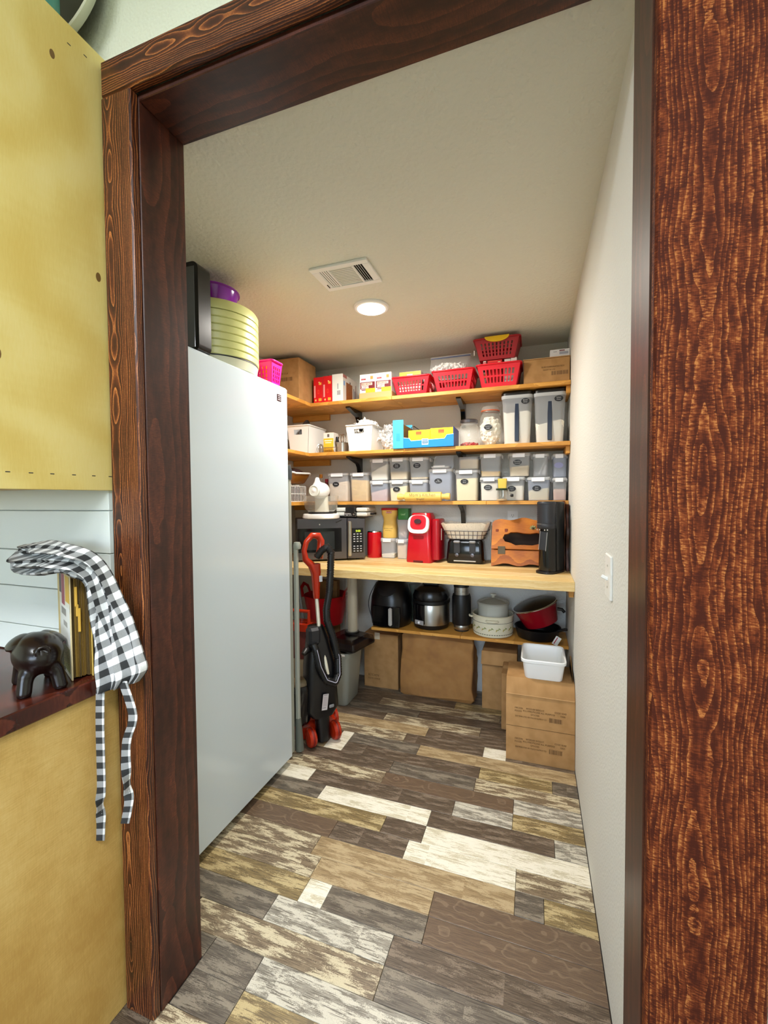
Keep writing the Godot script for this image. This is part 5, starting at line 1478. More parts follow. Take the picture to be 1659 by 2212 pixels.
	for i in 17:
		var u := 0.405 - 0.39 * i / 16.0
		crest.append(Vector2(u, 0.212 + 0.008 * cos((u - 0.2) * 40.0) - 0.5 * (u - 0.2) * (u - 0.2)))
	crest.append(Vector2(0, 0.18))
	m.extrude(crest, 0.015, [win])
	part(t, "lid", m, wood)
	for s in [x0 + 0.007, x1 - 0.007]:
		part(t, "side", nb().hexa([Vector3(s - 0.007, y, z0 - 0.016), Vector3(s + 0.007, y, z0 - 0.016), Vector3(s + 0.007, y + 0.27, z0 - 0.1), Vector3(s - 0.007, y + 0.27, z0 - 0.1), Vector3(s - 0.007, y, -3.04), Vector3(s + 0.007, y, -3.04), Vector3(s + 0.007, y + 0.27, -3.04), Vector3(s - 0.007, y + 0.27, -3.04)]), wood)
	part(t, "back", nb().box(Vector3(-0.055, y + 0.14, -3.03), Vector3(0.4, 0.26, 0.012), 0.001), pm("3a2412", 0.7))  # shade inside the box is put into this dark back colour
	part(t, "bottom", nb().box(Vector3(-0.055, y + 0.022, -2.945), Vector3(0.39, 0.01, 0.17), 0.001), dk)
	part(t, "hinge", nb().box(Vector3(-0.2, y + 0.106, z0 + 0.0015), Vector3(0.046, 0.05, 0.003), 0.001), pm("5c5240", 0.5, 0.5), "tarnished metal hinge")
	for i in 8:
		var a := TAU * i / 8.0
		m = nb()
		m.x = Transform3D(Basis(Vector3(0, 0, 1), a), Vector3(-0.01, y + 0.245, -2.906))
		m.box(Vector3(0.011, 0, 0), Vector3(0.018, 0.008, 0.006), 0.003)
		part(t, "petal", m, pm("8f9a6a", 0.5))
	part(t, "flower_centre", nb().lathe([[0.0, y + 0.237], [0.008, y + 0.24], [0.008, y + 0.25], [0.0, y + 0.253]], 12, Vector3(-0.01, 0, -2.903)), pm("4a3a24", 0.6))
	for q in [[-0.232, 0.224], [-0.175, 0.228]]:
		part(t, "ornament", nb().box(Vector3(q[0], y + q[1], -2.898), Vector3(0.018, 0.024, 0.008), 0.002), pm("7a3010", 0.5))
	# soda maker
	t = thing("soda_maker", "tall black sparkling water maker with a clear drip strip at the bench end", "soda maker", Vector3(0.088, y, -2.715), -0.52)
	part(t, "base", nb().loft([[0.0, 0.112, 0.2, 0.05], [0.012, 0.112, 0.2, 0.05], [0.014, 0.106, 0.194, 0.048]], Vector3.ZERO), M.black)
	part(t, "column", nb().loft([[0.012, 0.104, 0.11, 0.03], [0.41, 0.104, 0.1, 0.03], [0.418, 0.09, 0.09, 0.03]], Vector3(0, 0, -0.042)), M.black)
	var rib := []
	for i in 20:
		rib.append([0.29 + 0.006 * i, 0.104 if i % 2 else 0.1015, 0.104 if i % 2 else 0.1015, 0.05])
	rib.append([0.413, 0.104, 0.104, 0.05])
	rib.append([0.42, 0.092, 0.092, 0.046])
	part(t, "head", nb().loft([[0.262, 0.1, 0.1, 0.048], [0.265, 0.104, 0.104, 0.05], [0.288, 0.104, 0.104, 0.05]] + rib, Vector3(0, 0, 0.046), true, true, 50.0), pm("24262c", 0.45))
	part(t, "shroud", nb().loft([[0.014, 0.1, 0.1, 0.048], [0.262, 0.098, 0.098, 0.047]], Vector3(0, 0, 0.03)), M.black_gloss)
	part(t, "spout", nb().lathe([[0.012, 0.235], [0.016, 0.262]], 14, Vector3(0, 0, 0.05)), M.charcoal)
	for s in [-0.032, -0.018, 0.014, 0.03]:
		part(t, "clip", nb().box(Vector3(s, 0.256, 0.09), Vector3(0.008, 0.01, 0.006), 0.002), M.chrome)
	m = nb()
	m.x = Transform3D(Basis(Vector3(0, 0, 1), -0.12) * Basis(Vector3(1, 0, 0), 0.06), Vector3(0.0, 0.19, 0.08))
	m.box(Vector3.ZERO, Vector3(0.044, 0.11, 0.008), 0.003)
	part(t, "drip_strip", m, pm("303236", 0.12))
	for s in [-1, 1]:
		m = nb()
		m.x = Transform3D(Basis(Vector3(0, 0, 1), -0.12) * Basis(Vector3(1, 0, 0), 0.06), Vector3(0.0, 0.19, 0.084))
		m.box(Vector3(s * 0.022, 0, 0.001), Vector3(0.0025, 0.112, 0.003), 0.0008)
		part(t, "strip_edge", m, pm("a8aaae", 0.3))
	part(t, "badge_line", nb().box(Vector3(-0.018, 0.289, 0.0965), Vector3(0.03, 0.003, 0.003), 0.0008), M.steel)
	# carved boards leaning at the wall
	for i in 2:
		t = thing("carved_board", ["reddish carved wooden board with wavy edges behind the soda maker", "second carved wooden board squeezed between its neighbour and the right wall"][i], "board", Vector3(0.17 + 0.018 * i, y, -2.78))
		m = nb()
		m.x = Transform3D(Basis(Vector3(0, 0, 1), Vector3(0, 1, 0), Vector3(-1, 0, 0)), Vector3(0.174 + 0.02 * i, y + 0.0005, -2.86))
		var prof := PackedVector2Array()
		for j in 22:
			var u := j / 21.0
			prof.append(Vector2(0.07 + 0.03 * sin(u * 12.0 + i) * (0.4 + 0.6 * u) + 0.02 * i, u * [0.42, 0.4][i]))
		for j in 22:
			var u := 1.0 - j / 21.0
			prof.append(Vector2(-0.1 - 0.012 * sin(u * 9.0), u * [0.42, 0.4][i]))
		m.extrude(prof, 0.014, [], 1)
		part(t, "board", m, board_mat(M.stain_b.albedo_texture, 2.0, 0.3, 0.5) if i else pm("8a4a28", 0.5))

func under_counter() -> void:
	var y := 0.4875
	# air fryer
	var t := thing("air_fryer", "black egg shaped air fryer with a grey handle at the left of the under shelf", "air fryer", Vector3(-0.985, y, -2.94))
	var c := Vector3(-0.985, 0, -2.945)
	part(t, "body", nb().loft([[y, 0.25, 0.25, 0.1], [y + 0.01, 0.28, 0.27, 0.12], [y + 0.08, 0.3, 0.29, 0.13], [y + 0.2, 0.28, 0.27, 0.12], [y + 0.29, 0.22, 0.22, 0.1], [y + 0.335, 0.15, 0.15, 0.07], [y + 0.345, 0.08, 0.08, 0.04]], c, true, true, 60.0, 6), pm("0b0b0e", 0.3))
	part(t, "drawer", nb().loft([[y + 0.015, 0.2, 0.02, 0.009], [y + 0.09, 0.21, 0.02, 0.009], [y + 0.155, 0.205, 0.02, 0.009]], c + Vector3(0.01, 0, 0.142)), M.black_gloss)
	part(t, "handle", nb().box(c + Vector3(0.045, y + 0.088, 0.163), Vector3(0.026, 0.125, 0.026), 0.008), pm("b4b2ae", 0.35), "light grey handle")
	var m := nb()
	m.x = Transform3D(Basis(Vector3(1, 0, 0), 0.9), c + Vector3(0, y + 0.275, 0.09))
	m.lathe([[0.07, 0.0], [0.07, 0.006], [0.05, 0.012], [0.0, 0.014]], 32)
	part(t, "dial", m, pm("1c1c20", 0.35))
	part(t, "trim_ring", nb().tube(range(17).map(func(i): return c + Vector3(-0.1 + 0.0 * i - 0.045 * sin(PI * i / 16.0), y + 0.03 + 0.27 * i / 16.0, 0.1 - 0.07 * (i / 16.0) * (i / 16.0))), 0.003, 6), M.charcoal)
	# pressure cooker
	t = thing("pressure_cooker", "stainless steel and black electric pressure cooker in the middle of the under shelf", "cooker", Vector3(-0.69, y, -2.95))
	c = Vector3(-0.69, 0, -2.955)
	part(t, "base", nb().lathe([[0.1, y], [0.12, y + 0.008], [0.127, y + 0.035]], 40, c), M.black)
	part(t, "shell", nb().lathe([[0.128, y + 0.035], [0.129, y + 0.04], [0.129, y + 0.17], [0.127, y + 0.175]], 48, c), M.steel)
	part(t, "collar", nb().lathe([[0.127, y + 0.175], [0.132, y + 0.18], [0.132, y + 0.2], [0.127, y + 0.205]], 40, c), M.black)
	part(t, "lid", nb().lathe([[0.127, y + 0.205], [0.13, y + 0.225], [0.115, y + 0.265], [0.08, y + 0.288], [0.0, y + 0.295]], 40, c), pm("101012", 0.25))
	part(t, "lid_handle", nb().box(c + Vector3(0, y + 0.305, 0), Vector3(0.12, 0.03, 0.035), 0.01), M.black)
	m = nb()
	m.x = Transform3D(Basis(Vector3.UP, -0.42), c)
	m.loft([[y + 0.045, 0.075, 0.02, 0.006], [y + 0.175, 0.075, 0.02, 0.006]], Vector3(0, 0, 0.126))
	var cp := part(t, "control_panel", m, M.black_gloss)
	m = nb()
	m.x = Transform3D(Basis(Vector3.UP, -0.42), c)
	m.box(Vector3(0, y + 0.055, 0.137), Vector3(0.074, 0.03, 0.003), 0.001)
	part(cp, "panel_foot", m, pm("9c9a9a", 0.3))
	m = nb()
	m.x = Transform3D(Basis(Vector3.UP, -0.42) * Basis(Vector3(1, 0, 0), PI / 2), c + Basis(Vector3.UP, -0.42) * Vector3(0.0, y + 0.055, 0.138))
	m.lathe([[0.009, 0.0], [0.008, 0.005], [0.0, 0.006]], 14)
	part(cp, "button", m, M.ink_white)
	# thermos
	t = thing("thermos", "black insulated flask with steel bands right of the pressure cooker", "flask", Vector3(-0.47, y, -2.93))
	c = Vector3(-0.472, 0, -2.93)
	part(t, "foot", nb().lathe([[0.046, y], [0.05, y + 0.004], [0.05, y + 0.012]], 28, c), M.charcoal)
	part(t, "band", nb().lathe([[0.052, y + 0.012], [0.053, y + 0.014], [0.053, y + 0.042], [0.052, y + 0.044]], 32, c), M.steel)
	part(t, "body", nb().lathe([[0.06, y + 0.044], [0.064, y + 0.05], [0.064, y + 0.23], [0.058, y + 0.25]], 32, c), M.black)
	part(t, "band", nb().lathe([[0.05, y + 0.25], [0.05, y + 0.272], [0.048, y + 0.274], [0.05, y + 0.276], [0.05, y + 0.3]], 32, c), M.steel)
	part(t, "cap", nb().lathe([[0.052, y + 0.3], [0.052, y + 0.335], [0.044, y + 0.345], [0.0, y + 0.346]], 32, c), M.black)
	part(t, "carry_loop", nb().tube([c + Vector3(0.02, y + 0.26, -0.05), c + Vector3(0.03, y + 0.25, -0.085), c + Vector3(0.03, y + 0.1, -0.088), c + Vector3(0.02, y + 0.08, -0.06)], 0.006, 8), M.black)
	# dark green box behind
	t = thing("pot_stack", "grey-green bowl upside down behind the air fryer and cooker", "bowl", Vector3(-0.83, y, -3.02))
	part(t, "bowl", nb().lathe([[0.03, y], [0.03, y + 0.22], [0.045, y + 0.26], [0.047, y + 0.275], [0.0, y + 0.276]], 28, Vector3(-0.832, 0, -3.045)), pm("5a6258", 0.4))
	# casserole, pot on it
	t = thing("casserole_pot", "white enamel casserole with a sprig pattern at the front of the under shelf", "pot", Vector3(-0.262, y, -2.92))
	c = Vector3(-0.262, 0, -2.925)
	var en := pm("dcd6bb", 0.25)
	part(t, "body", nb().lathe([[0.115, y], [0.128, y + 0.008], [0.131, y + 0.03], [0.132, y + 0.095], [0.132, y + 0.1], [0.134, y + 0.135], [0.137, y + 0.138], [0.133, y + 0.141], [0.126, y + 0.138], [0.122, y + 0.02], [0.0, y + 0.014]], 48, c), en)
	var ringl := []
	for i in 48:
		ringl.append(c + Vector3(cos(TAU * i / 48.0) * 0.1325, y + 0.098, sin(TAU * i / 48.0) * 0.1325))
	part(t, "seam_line", nb().tube(ringl, 0.0013, 5, true), pm("5a5a52", 0.4))
	for i in 26:
		var a := PI * (i + 0.5) / 26.0
		m = nb()
		m.x = Transform3D(Basis(Vector3.UP, PI / 2 - a), c)
		m.box(Vector3(0, y + 0.024, 0.1305), Vector3(0.011, 0.004, 0.002), 0.0008)
		part(t, "dash", m, pm("4a4f40", 0.5))
	for i in 9:
		var a := PI * (i + 0.5) / 9.0
		for q in [[0.0, 0.06, 0.5, "8a9450"], [0.012, 0.066, -0.6, "7a8446"], [-0.014, 0.055, 1.2, "b09a3c"]]:
			m = nb()
			m.x = Transform3D(Basis(Vector3.UP, PI / 2 - a + q[0] * 6.0), c) * Transform3D(Basis(Vector3(0, 0, 1), q[2]), Vector3(0, y + q[1], 0.1315))
			m.extrude(ell(0.009, 0.0028, 8), 0.0012)
			part(t, "sprig", m, pm(q[3], 0.5))
	for a in [0.06, -1.5]:
		m = nb()
		m.x = Transform3D(Basis(Vector3.UP, a), c)
		m.tube([Vector3(-0.036, y + 0.115, 0.13), Vector3(-0.03, y + 0.117, 0.148), Vector3(0.0, y + 0.118, 0.155), Vector3(0.03, y + 0.117, 0.148), Vector3(0.036, y + 0.115, 0.13)], 0.007, 8)
		part(t, "handle", m, en)
	t = thing("saucepan", "small pale grey pot with a glass lid sitting inside the white casserole", "pot", Vector3(-0.265, y + 0.04, -2.94))
	c = Vector3(-0.262, 0, -2.94)
	part(t, "body", nb().lathe([[0.085, y + 0.03], [0.096, y + 0.04], [0.1, y + 0.195], [0.106, y + 0.198], [0.106, y + 0.205], [0.098, y + 0.204]], 40, c), pm("c9c9bd", 0.3))
	part(t, "lid", nb().lathe([[0.1, y + 0.206], [0.098, y + 0.212], [0.06, y + 0.232], [0.0, y + 0.24]], 40, c), clear("c2c4b8", 0.45))
	part(t, "lid_rim", nb().lathe([[0.101, y + 0.203], [0.105, y + 0.207], [0.101, y + 0.212], [0.097, y + 0.209]], 40, c), pm("bdbdb2", 0.3))
	part(t, "knob", nb().lathe([[0.01, y + 0.238], [0.009, y + 0.25], [0.02, y + 0.256], [0.02, y + 0.264], [0.0, y + 0.267]], 18, c), pm("d8d5c4", 0.3))
	# frying pan, red pot leaning on it
	t = thing("frying_pan", "deep black pan under the red pot at the right of the under shelf", "pan", Vector3(0.03, y, -2.93))
	c = Vector3(0.02, 0, -2.935)
	part(t, "pan", nb().lathe([[0.11, y], [0.125, y + 0.008], [0.14, y + 0.07], [0.143, y + 0.072], [0.137, y + 0.071], [0.12, y + 0.012], [0.0, y + 0.009]], 40, c), M.black)
	part(t, "handle", nb().tube([c + Vector3(0.12, y + 0.065, 0.06), c + Vector3(0.145, y + 0.08, 0.075), c + Vector3(0.172, y + 0.09, 0.085)], 0.009, 8), M.black)
	t = thing("red_pot", "red enamel pot with dark lid tilted on the black pan", "pot", Vector3(0.02, y + 0.08, -2.92))
	var tb := Transform3D(Basis(Vector3(0, 0, 1), 0.34) * Basis(Vector3(1, 0, 0), 0.05), Vector3(0.045, y + 0.092, -2.93))
	m = nb()
	m.x = tb
	m.lathe([[0.09, 0.0], [0.105, 0.006], [0.138, 0.125], [0.142, 0.127], [0.136, 0.126], [0.1, 0.012], [0.0, 0.01]], 44)
	part(t, "body", m, pm("8c0c1a", 0.2))
	m = nb()
	m.x = tb
	m.lathe([[0.146, 0.127], [0.147, 0.131], [0.143, 0.134]], 44)
	part(t, "lid_rim", m, M.chrome)
	m = nb()
	m.x = tb
	m.lathe([[0.143, 0.132], [0.1, 0.148], [0.0, 0.157]], 44)
	part(t, "lid", m, pm("0b0a0c", 0.3))
	m = nb()
	m.x = tb
	m.tube([Vector3(0.125, 0.08, 0.045), Vector3(0.15, 0.07, 0.05), Vector3(0.158, 0.05, 0.05)], 0.01, 8)
	part(t, "handle", m, M.black)
	t = thing("price_tag", "small white tag with red print hanging at the black pan's right edge", "tag", Vector3(0.14, y + 0.06, -2.8))
	m = nb()
	m.x = Transform3D(Basis(Vector3(0, 0, 1), -0.5), Vector3(0.13, y + 0.03, -2.79))
	m.box(Vector3.ZERO, Vector3(0.034, 0.056, 0.002), 0.0006)
	part(t, "tag", m, M.white)
	m = nb()
	m.x = Transform3D(Basis(Vector3(0, 0, 1), -0.5), Vector3(0.13, y + 0.03, -2.7886))
	m.box(Vector3(-0.006, 0, 0), Vector3(0.005, 0.046, 0.0006), 0.0002)
	part(t, "red_line", m, pm("b02030"))

func open_box(called: String, label: String, x0: float, x1: float, h: float, zf: float, dep: float, mat: Material) -> Node3D:
	var t := thing(called, label, "cardboard box", Vector3((x0 + x1) * 0.5, 0, zf - dep * 0.5), 0.0, "cardboard boxes on the floor")
	part(t, "body", nb().box(Vector3((x0 + x1) * 0.5, h * 0.5 + 0.0005, zf - dep * 0.5), Vector3(x1 - x0, h, dep), 0.003), mat)
	return t

func floor_items() -> void:
	# boxes under the shelf
	var t := open_box("cardboard_box", "upright brown cardboard box on the floor left of the paper bag", -1.195, -0.93, 0.4, -2.925, 0.17, M.card)
	words(t, "KITCHEN", 0.016, Vector3(-1.12, 0.09, -2.9243), M.print_brown)
	words(t, "FOOD GRADE", 0.012, Vector3(-1.115, 0.065, -2.9243), M.print_brown)
	part(t, "tape", nb().box(Vector3(-1.09, 0.385, -2.924), Vector3(0.04, 0.05, 0.001), 0.0003), pm("d8ccb4", 0.3))
	t = thing("paper_bag", "large crumpled brown paper bag on the floor under the shelf", "bag", Vector3(-0.64, 0, -2.97))
	var f := noise(8.0, 77, 3)
	var rings := []
	for q in [[0.0005, 0.49, 0.18], [0.02, 0.505, 0.2], [0.12, 0.505, 0.2], [0.24, 0.51, 0.19], [0.34, 0.5, 0.185], [0.42, 0.48, 0.165], [0.446, 0.46, 0.15], [0.43, 0.45, 0.14], [0.36, 0.45, 0.14]]:
		var ring := PackedVector3Array()
		for p in MB.rr(q[1], q[2], 0.015, 3):
			for e in [0]:
				ring.append(Vector3(-0.64 + p.x, q[0], -2.975 + p.y))
		var fine := PackedVector3Array()
		for i in ring.size():
			for s in 4:
				var p: Vector3 = ring[i].lerp(ring[(i + 1) % ring.size()], s / 4.0)
				if p.y > 0.01:
					p += Vector3(f.get_noise_3dv(p), f.get_noise_3dv(p + Vector3(9, 0, 0)) * 0.9, f.get_noise_3dv(p + Vector3(0, 9, 0))) * 0.042
					p.z = clampf(p.z, -3.095, -2.86)
				fine.append(p)
		rings.append(fine)
	part(t, "bag", nb().skin(rings, true, 25.0, true, true), M.paper_bag)
	t = open_box("cardboard_box", "narrow cardboard box with an open front flap right of the paper bag", -0.325, -0.105, 0.385, -2.855, 0.2, M.card)
	var m := nb()
	m.x = Transform3D(Basis(Vector3(1, 0, 0), -0.35), Vector3(-0.215, 0.385, -2.855))
	m.box(Vector3(0, -0.04, 0.004), Vector3(0.224, 0.085, 0.004), 0.001)
	part(t, "flap", m, M.card)
	t = open_box("cardboard_box", "small taped cardboard box half hidden behind the big printed box", -0.185, 0.1, 0.342, -2.625, 0.2, M.card)
	part(t, "tape", nb().box(Vector3(-0.04, 0.343, -2.73), Vector3(0.28, 0.001, 0.05), 0.0003), M.kraft_edge)
	# big printed box with sloping flap
	t = thing("cardboard_box", "big brown cardboard box with two rows of print under the white tub", "cardboard box", Vector3(0.03, 0, -2.48), 0.0, "cardboard boxes on the floor")
	m = nb()
	m.x = Transform3D(Basis(Vector3(0, 0, -1), Vector3(0, 1, 0), Vector3(1, 0, 0)), Vector3(-0.14, 0.0005, -2.337))
	m.extrude(PackedVector2Array([Vector2(0, 0), Vector2(0.28, 0), Vector2(0.28, 0.428), Vector2(0.05, 0.428), Vector2(0, 0.356)]), 0.338)
	part(t, "body", m, M.card)
	part(t, "fold_edge", nb().box(Vector3(0.029, 0.357, -2.3365), Vector3(0.338, 0.003, 0.003), 0.001), M.kraft_edge)
	part(t, "seam", nb().box(Vector3(0.029, 0.186, -2.3362), Vector3(0.337, 0.002, 0.001), 0.0004), M.print_brown)
	m = nb()
	m.hexa([Vector3(0.19, 0.36, -2.35), Vector3(0.197, 0.36, -2.35), Vector3(0.197, 0.5, -2.6), Vector3(0.19, 0.5, -2.6), Vector3(0.19, 0.428, -2.4), Vector3(0.197, 0.428, -2.4), Vector3(0.197, 0.43, -2.61), Vector3(0.19, 0.43, -2.61)])
	part(t, "side_flap", m, M.card)
	for k in 2:
		var yy := 0.265 - 0.165 * k
		words(t, "FROZEN", 0.0085, Vector3(-0.075, yy + 0.02, -2.3355), M.print_brown)
		words(t, "FOODS", 0.0085, Vector3(-0.078, yy + 0.004, -2.3355), M.print_brown)
		words(t, "MEDIUM WEIGHT", 0.0085, Vector3(0.006, yy + 0.022, -2.3355), M.print_brown)
		words(t, "POLYPROPYLENE ALL PURPOSE", 0.0085, Vector3(0.025, yy + 0.008, -2.3355), M.print_brown)
		words(t, "SPOONS", 0.0085, Vector3(0.006, yy - 0.008, -2.3355), M.print_brown)
		words(t, "DISTRIBUTED BY FOOD SUPPLY CO", 0.0075, Vector3(-0.015, yy - 0.024, -2.3355), M.print_brown)
		words(t, "CODE 5042", 0.0085, Vector3(0.13, yy + 0.022, -2.3355), M.print_brown)
		words(t, "1000", 0.0085, Vector3(0.14, yy + 0.006, -2.3355), M.print_brown)
		part(t, "barcode", nb().panel(Vector3(0.107, yy - 0.022, -2.3366), Vector3.RIGHT, Vector3.UP, 0.066, 0.026), bar_mat())
	# white tub on the big box
	t = thing("plastic_tub", "empty white rectangular plastic tub standing on the big printed box", "tub", Vector3(0.05, 0.4285, -2.51))
	var c := Vector3(0.047, 0, -2.505)
	var yb := 0.4288
	part(t, "tub", nb().loft([[yb, 0.185, 0.23, 0.025], [yb + 0.004, 0.19, 0.235, 0.028], [yb + 0.09, 0.212, 0.262, 0.03], [yb + 0.091, 0.226, 0.276, 0.034], [yb + 0.104, 0.228, 0.278, 0.035], [yb + 0.108, 0.222, 0.272, 0.032], [yb + 0.104, 0.21, 0.26, 0.03], [yb + 0.008, 0.184, 0.228, 0.024]], c, true, true), M.white_gloss)
	# grey bin, smoked lid on it, roll, red tub
	t = thing("waste_bin", "grey plastic bin on the floor behind the vacuum cleaner", "bin", Vector3(-1.3, 0, -2.69))
	part(t, "body", nb().loft([[0.0005, 0.21, 0.2, 0.03], [0.01, 0.225, 0.215, 0.035], [0.335, 0.275, 0.265, 0.04], [0.34, 0.29, 0.28, 0.045], [0.366, 0.292, 0.282, 0.045], [0.37, 0.28, 0.27, 0.04], [0.36, 0.268, 0.258, 0.035], [0.03, 0.21, 0.2, 0.03]], Vector3(-1.295, 0, -2.685)), pm("9ba29c", 0.35))
	part(t, "rim_clip", nb().box(Vector3(-1.2, 0.362, -2.54), Vector3(0.05, 0.014, 0.008), 0.003), M.white)
	t = thing("cake_carrier", "black tray with a smoky translucent cover lying across the grey bin", "tray", Vector3(-1.226, 0.371, -2.686), -0.2)
	part(t, "tray", nb().loft([[0.0, 0.2, 0.22, 0.02], [0.02, 0.27, 0.27, 0.02], [0.034, 0.275, 0.275, 0.02]], Vector3(0.015, 0, 0)), M.black)
	part(t, "cover", nb().loft([[0.034, 0.272, 0.272, 0.02], [0.068, 0.262, 0.262, 0.02], [0.072, 0.25, 0.25, 0.02], [0.086, 0.2, 0.2, 0.03]], Vector3(0.015, 0, 0)), M.smoke)
	t = thing("clear_cylinder", "tall clear plastic cylinder with a beige roll inside, standing on the smoky tray", "cylinder", Vector3(-1.2, 0.4585, -2.72))
	c = Vector3(-1.2, 0, -2.72)
	part(t, "cylinder", nb().lathe([[0.04, 0.4585], [0.046, 0.466], [0.05, 0.52], [0.044, 0.6], [0.044, 0.86], [0.046, 0.862]], 28, c), M.glass)
	part(t, "foot_ring", nb().lathe([[0.042, 0.4585], [0.05, 0.461], [0.05, 0.47], [0.045, 0.474]], 28, c), M.black)
	part(t, "roll", nb().lathe([[0.034, 0.476], [0.034, 0.855], [0.0, 0.856]], 24, c + Vector3(0.004, 0, 0)), pm("c2b498", 0.8))
	t = open_box("cardboard_box", "cardboard box on the floor in the corner under the red tub", -1.7, -1.45, 0.448, -2.78, 0.28, M.card_dark)
	t = thing("flexible_tub", "red flexible tub with loop handle under the left of the bench", "tub", Vector3(-1.5, 0.4495, -2.92))
	c = Vector3(-1.5, 0, -2.915)
	part(t, "tub", nb().lathe([[0.11, 0.449], [0.125, 0.455], [0.165, 0.655], [0.172, 0.668], [0.166, 0.672], [0.158, 0.655], [0.12, 0.465], [0.0, 0.46]], 40, c), pm("c0101c", 0.4))
	for s in [-1, 1]:
		part(t, "handle", nb().tube([c + Vector3(s * 0.166, 0.65, 0.06), c + Vector3(s * 0.185, 0.715, 0.05), c + Vector3(s * 0.19, 0.742, 0.0), c + Vector3(s * 0.185, 0.715, -0.05), c + Vector3(s * 0.166, 0.65, -0.06)], 0.014, 8, false, 0.6), pm("c0101c", 0.4))
	t = thing("carton_sheet", "folded brown cardboard standing up in the red tub", "cardboard", Vector3(-1.5, 0.47, -2.95))
	part(t, "cardboard", nb().box(Vector3(-1.5, 0.62, -2.955), Vector3(0.17, 0.3, 0.05), 0.002), M.card_dark)
	# step ladder rails beside the freezer
	t = thing("step_ladder", "grey folding step ladder on end between freezer and vacuum", "ladder", Vector3(-1.24, 0, -2.0))
	var gm := pm("a2a69c", 0.4, 0.2)
	part(t, "rail", nb().box(Vector3(-1.232, 0.78, -1.975), Vector3(0.022, 1.5, 0.03), 0.005), gm)
	part(t, "rail", nb().box(Vector3(-1.216, 0.61, -2.015), Vector3(0.024, 1.06, 0.024), 0.006), gm)
	part(t, "rail", nb().box(Vector3(-1.5, 0.78, -2.0), Vector3(0.022, 1.5, 0.03), 0.005), gm)
	for i in 4:
		part(t, "step", nb().box(Vector3(-1.365, 0.3 + 0.3 * i, -1.99), Vector3(0.25, 0.024, 0.03), 0.004), gm)
	part(t, "cap", nb().loft([[1.128, 0.034, 0.034, 0.01], [1.15, 0.04, 0.04, 0.014], [1.165, 0.03, 0.03, 0.012]], Vector3(-1.208, 0, -2.015)), pm("8d9186", 0.4), "plastic end cap")
	part(t, "cap", nb().loft([[1.5, 0.03, 0.036, 0.008], [1.55, 0.034, 0.04, 0.01], [1.575, 0.02, 0.026, 0.008]], Vector3(-1.232, 0, -1.975)), pm("33383a", 0.4), "dark plastic end cap")
	m = nb()
	m.tube([Vector3(-1.205, 0.026, -2.01), Vector3(-1.21, 0.1, -2.012), Vector3(-1.216, 0.2, -2.015)], [0.024, 0.022, 0.016], 8)
	part(t, "foot", m, pm("5a5f58", 0.6), "dark rubber foot")
	part(t, "foot", nb().box(Vector3(-1.5, 0.015, -2.0), Vector3(0.03, 0.03, 0.04), 0.006), pm("5a5f58", 0.6))
	t = thing("broom", "grey poled broom leaning behind the vacuum cleaner", "broom", Vector3(-1.36, 0, -2.38))
	part(t, "pole", nb().tube([Vector3(-1.455, 0.06, -2.6), Vector3(-1.575, 0.885, -2.62)], 0.011, 10), pm("7d8288", 0.35, 0.4))
	part(t, "brush", nb().loft([[0.0005, 0.09, 0.05, 0.01], [0.05, 0.08, 0.03, 0.01], [0.07, 0.04, 0.03, 0.01]], Vector3(-1.46, 0, -2.6)), M.charcoal)
	# second cleaner behind
	t = thing("carpet_cleaner", "red handled carpet cleaner with a beige tank behind the upright vacuum", "carpet cleaner", Vector3(-1.44, 0, -2.47))
	c = Vector3(-1.45, 0, -2.47)
	part(t, "tank", nb().loft([[0.0005, 0.15, 0.14, 0.04], [0.02, 0.17, 0.15, 0.05], [0.36, 0.15, 0.13, 0.05]], c), pm("9a8c72", 0.5))
	part(t, "upper_tank", nb().loft([[0.36, 0.152, 0.132, 0.05], [0.54, 0.14, 0.12, 0.05], [0.56, 0.12, 0.1, 0.04]], c), pm("5a2a26", 0.2))
	part(t, "collar", nb().loft([[0.54, 0.155, 0.13, 0.03], [0.585, 0.155, 0.13, 0.03]], c), M.vac_red)
	part(t, "handle", nb().tube([c + Vector3(-0.065, 0.58, 0.03), c + Vector3(-0.068, 0.665, 0.03), c + Vector3(0.068, 0.665, 0.03), c + Vector3(0.066, 0.58, 0.03)], 0.013, 8), M.vac_red)
	vacuum()

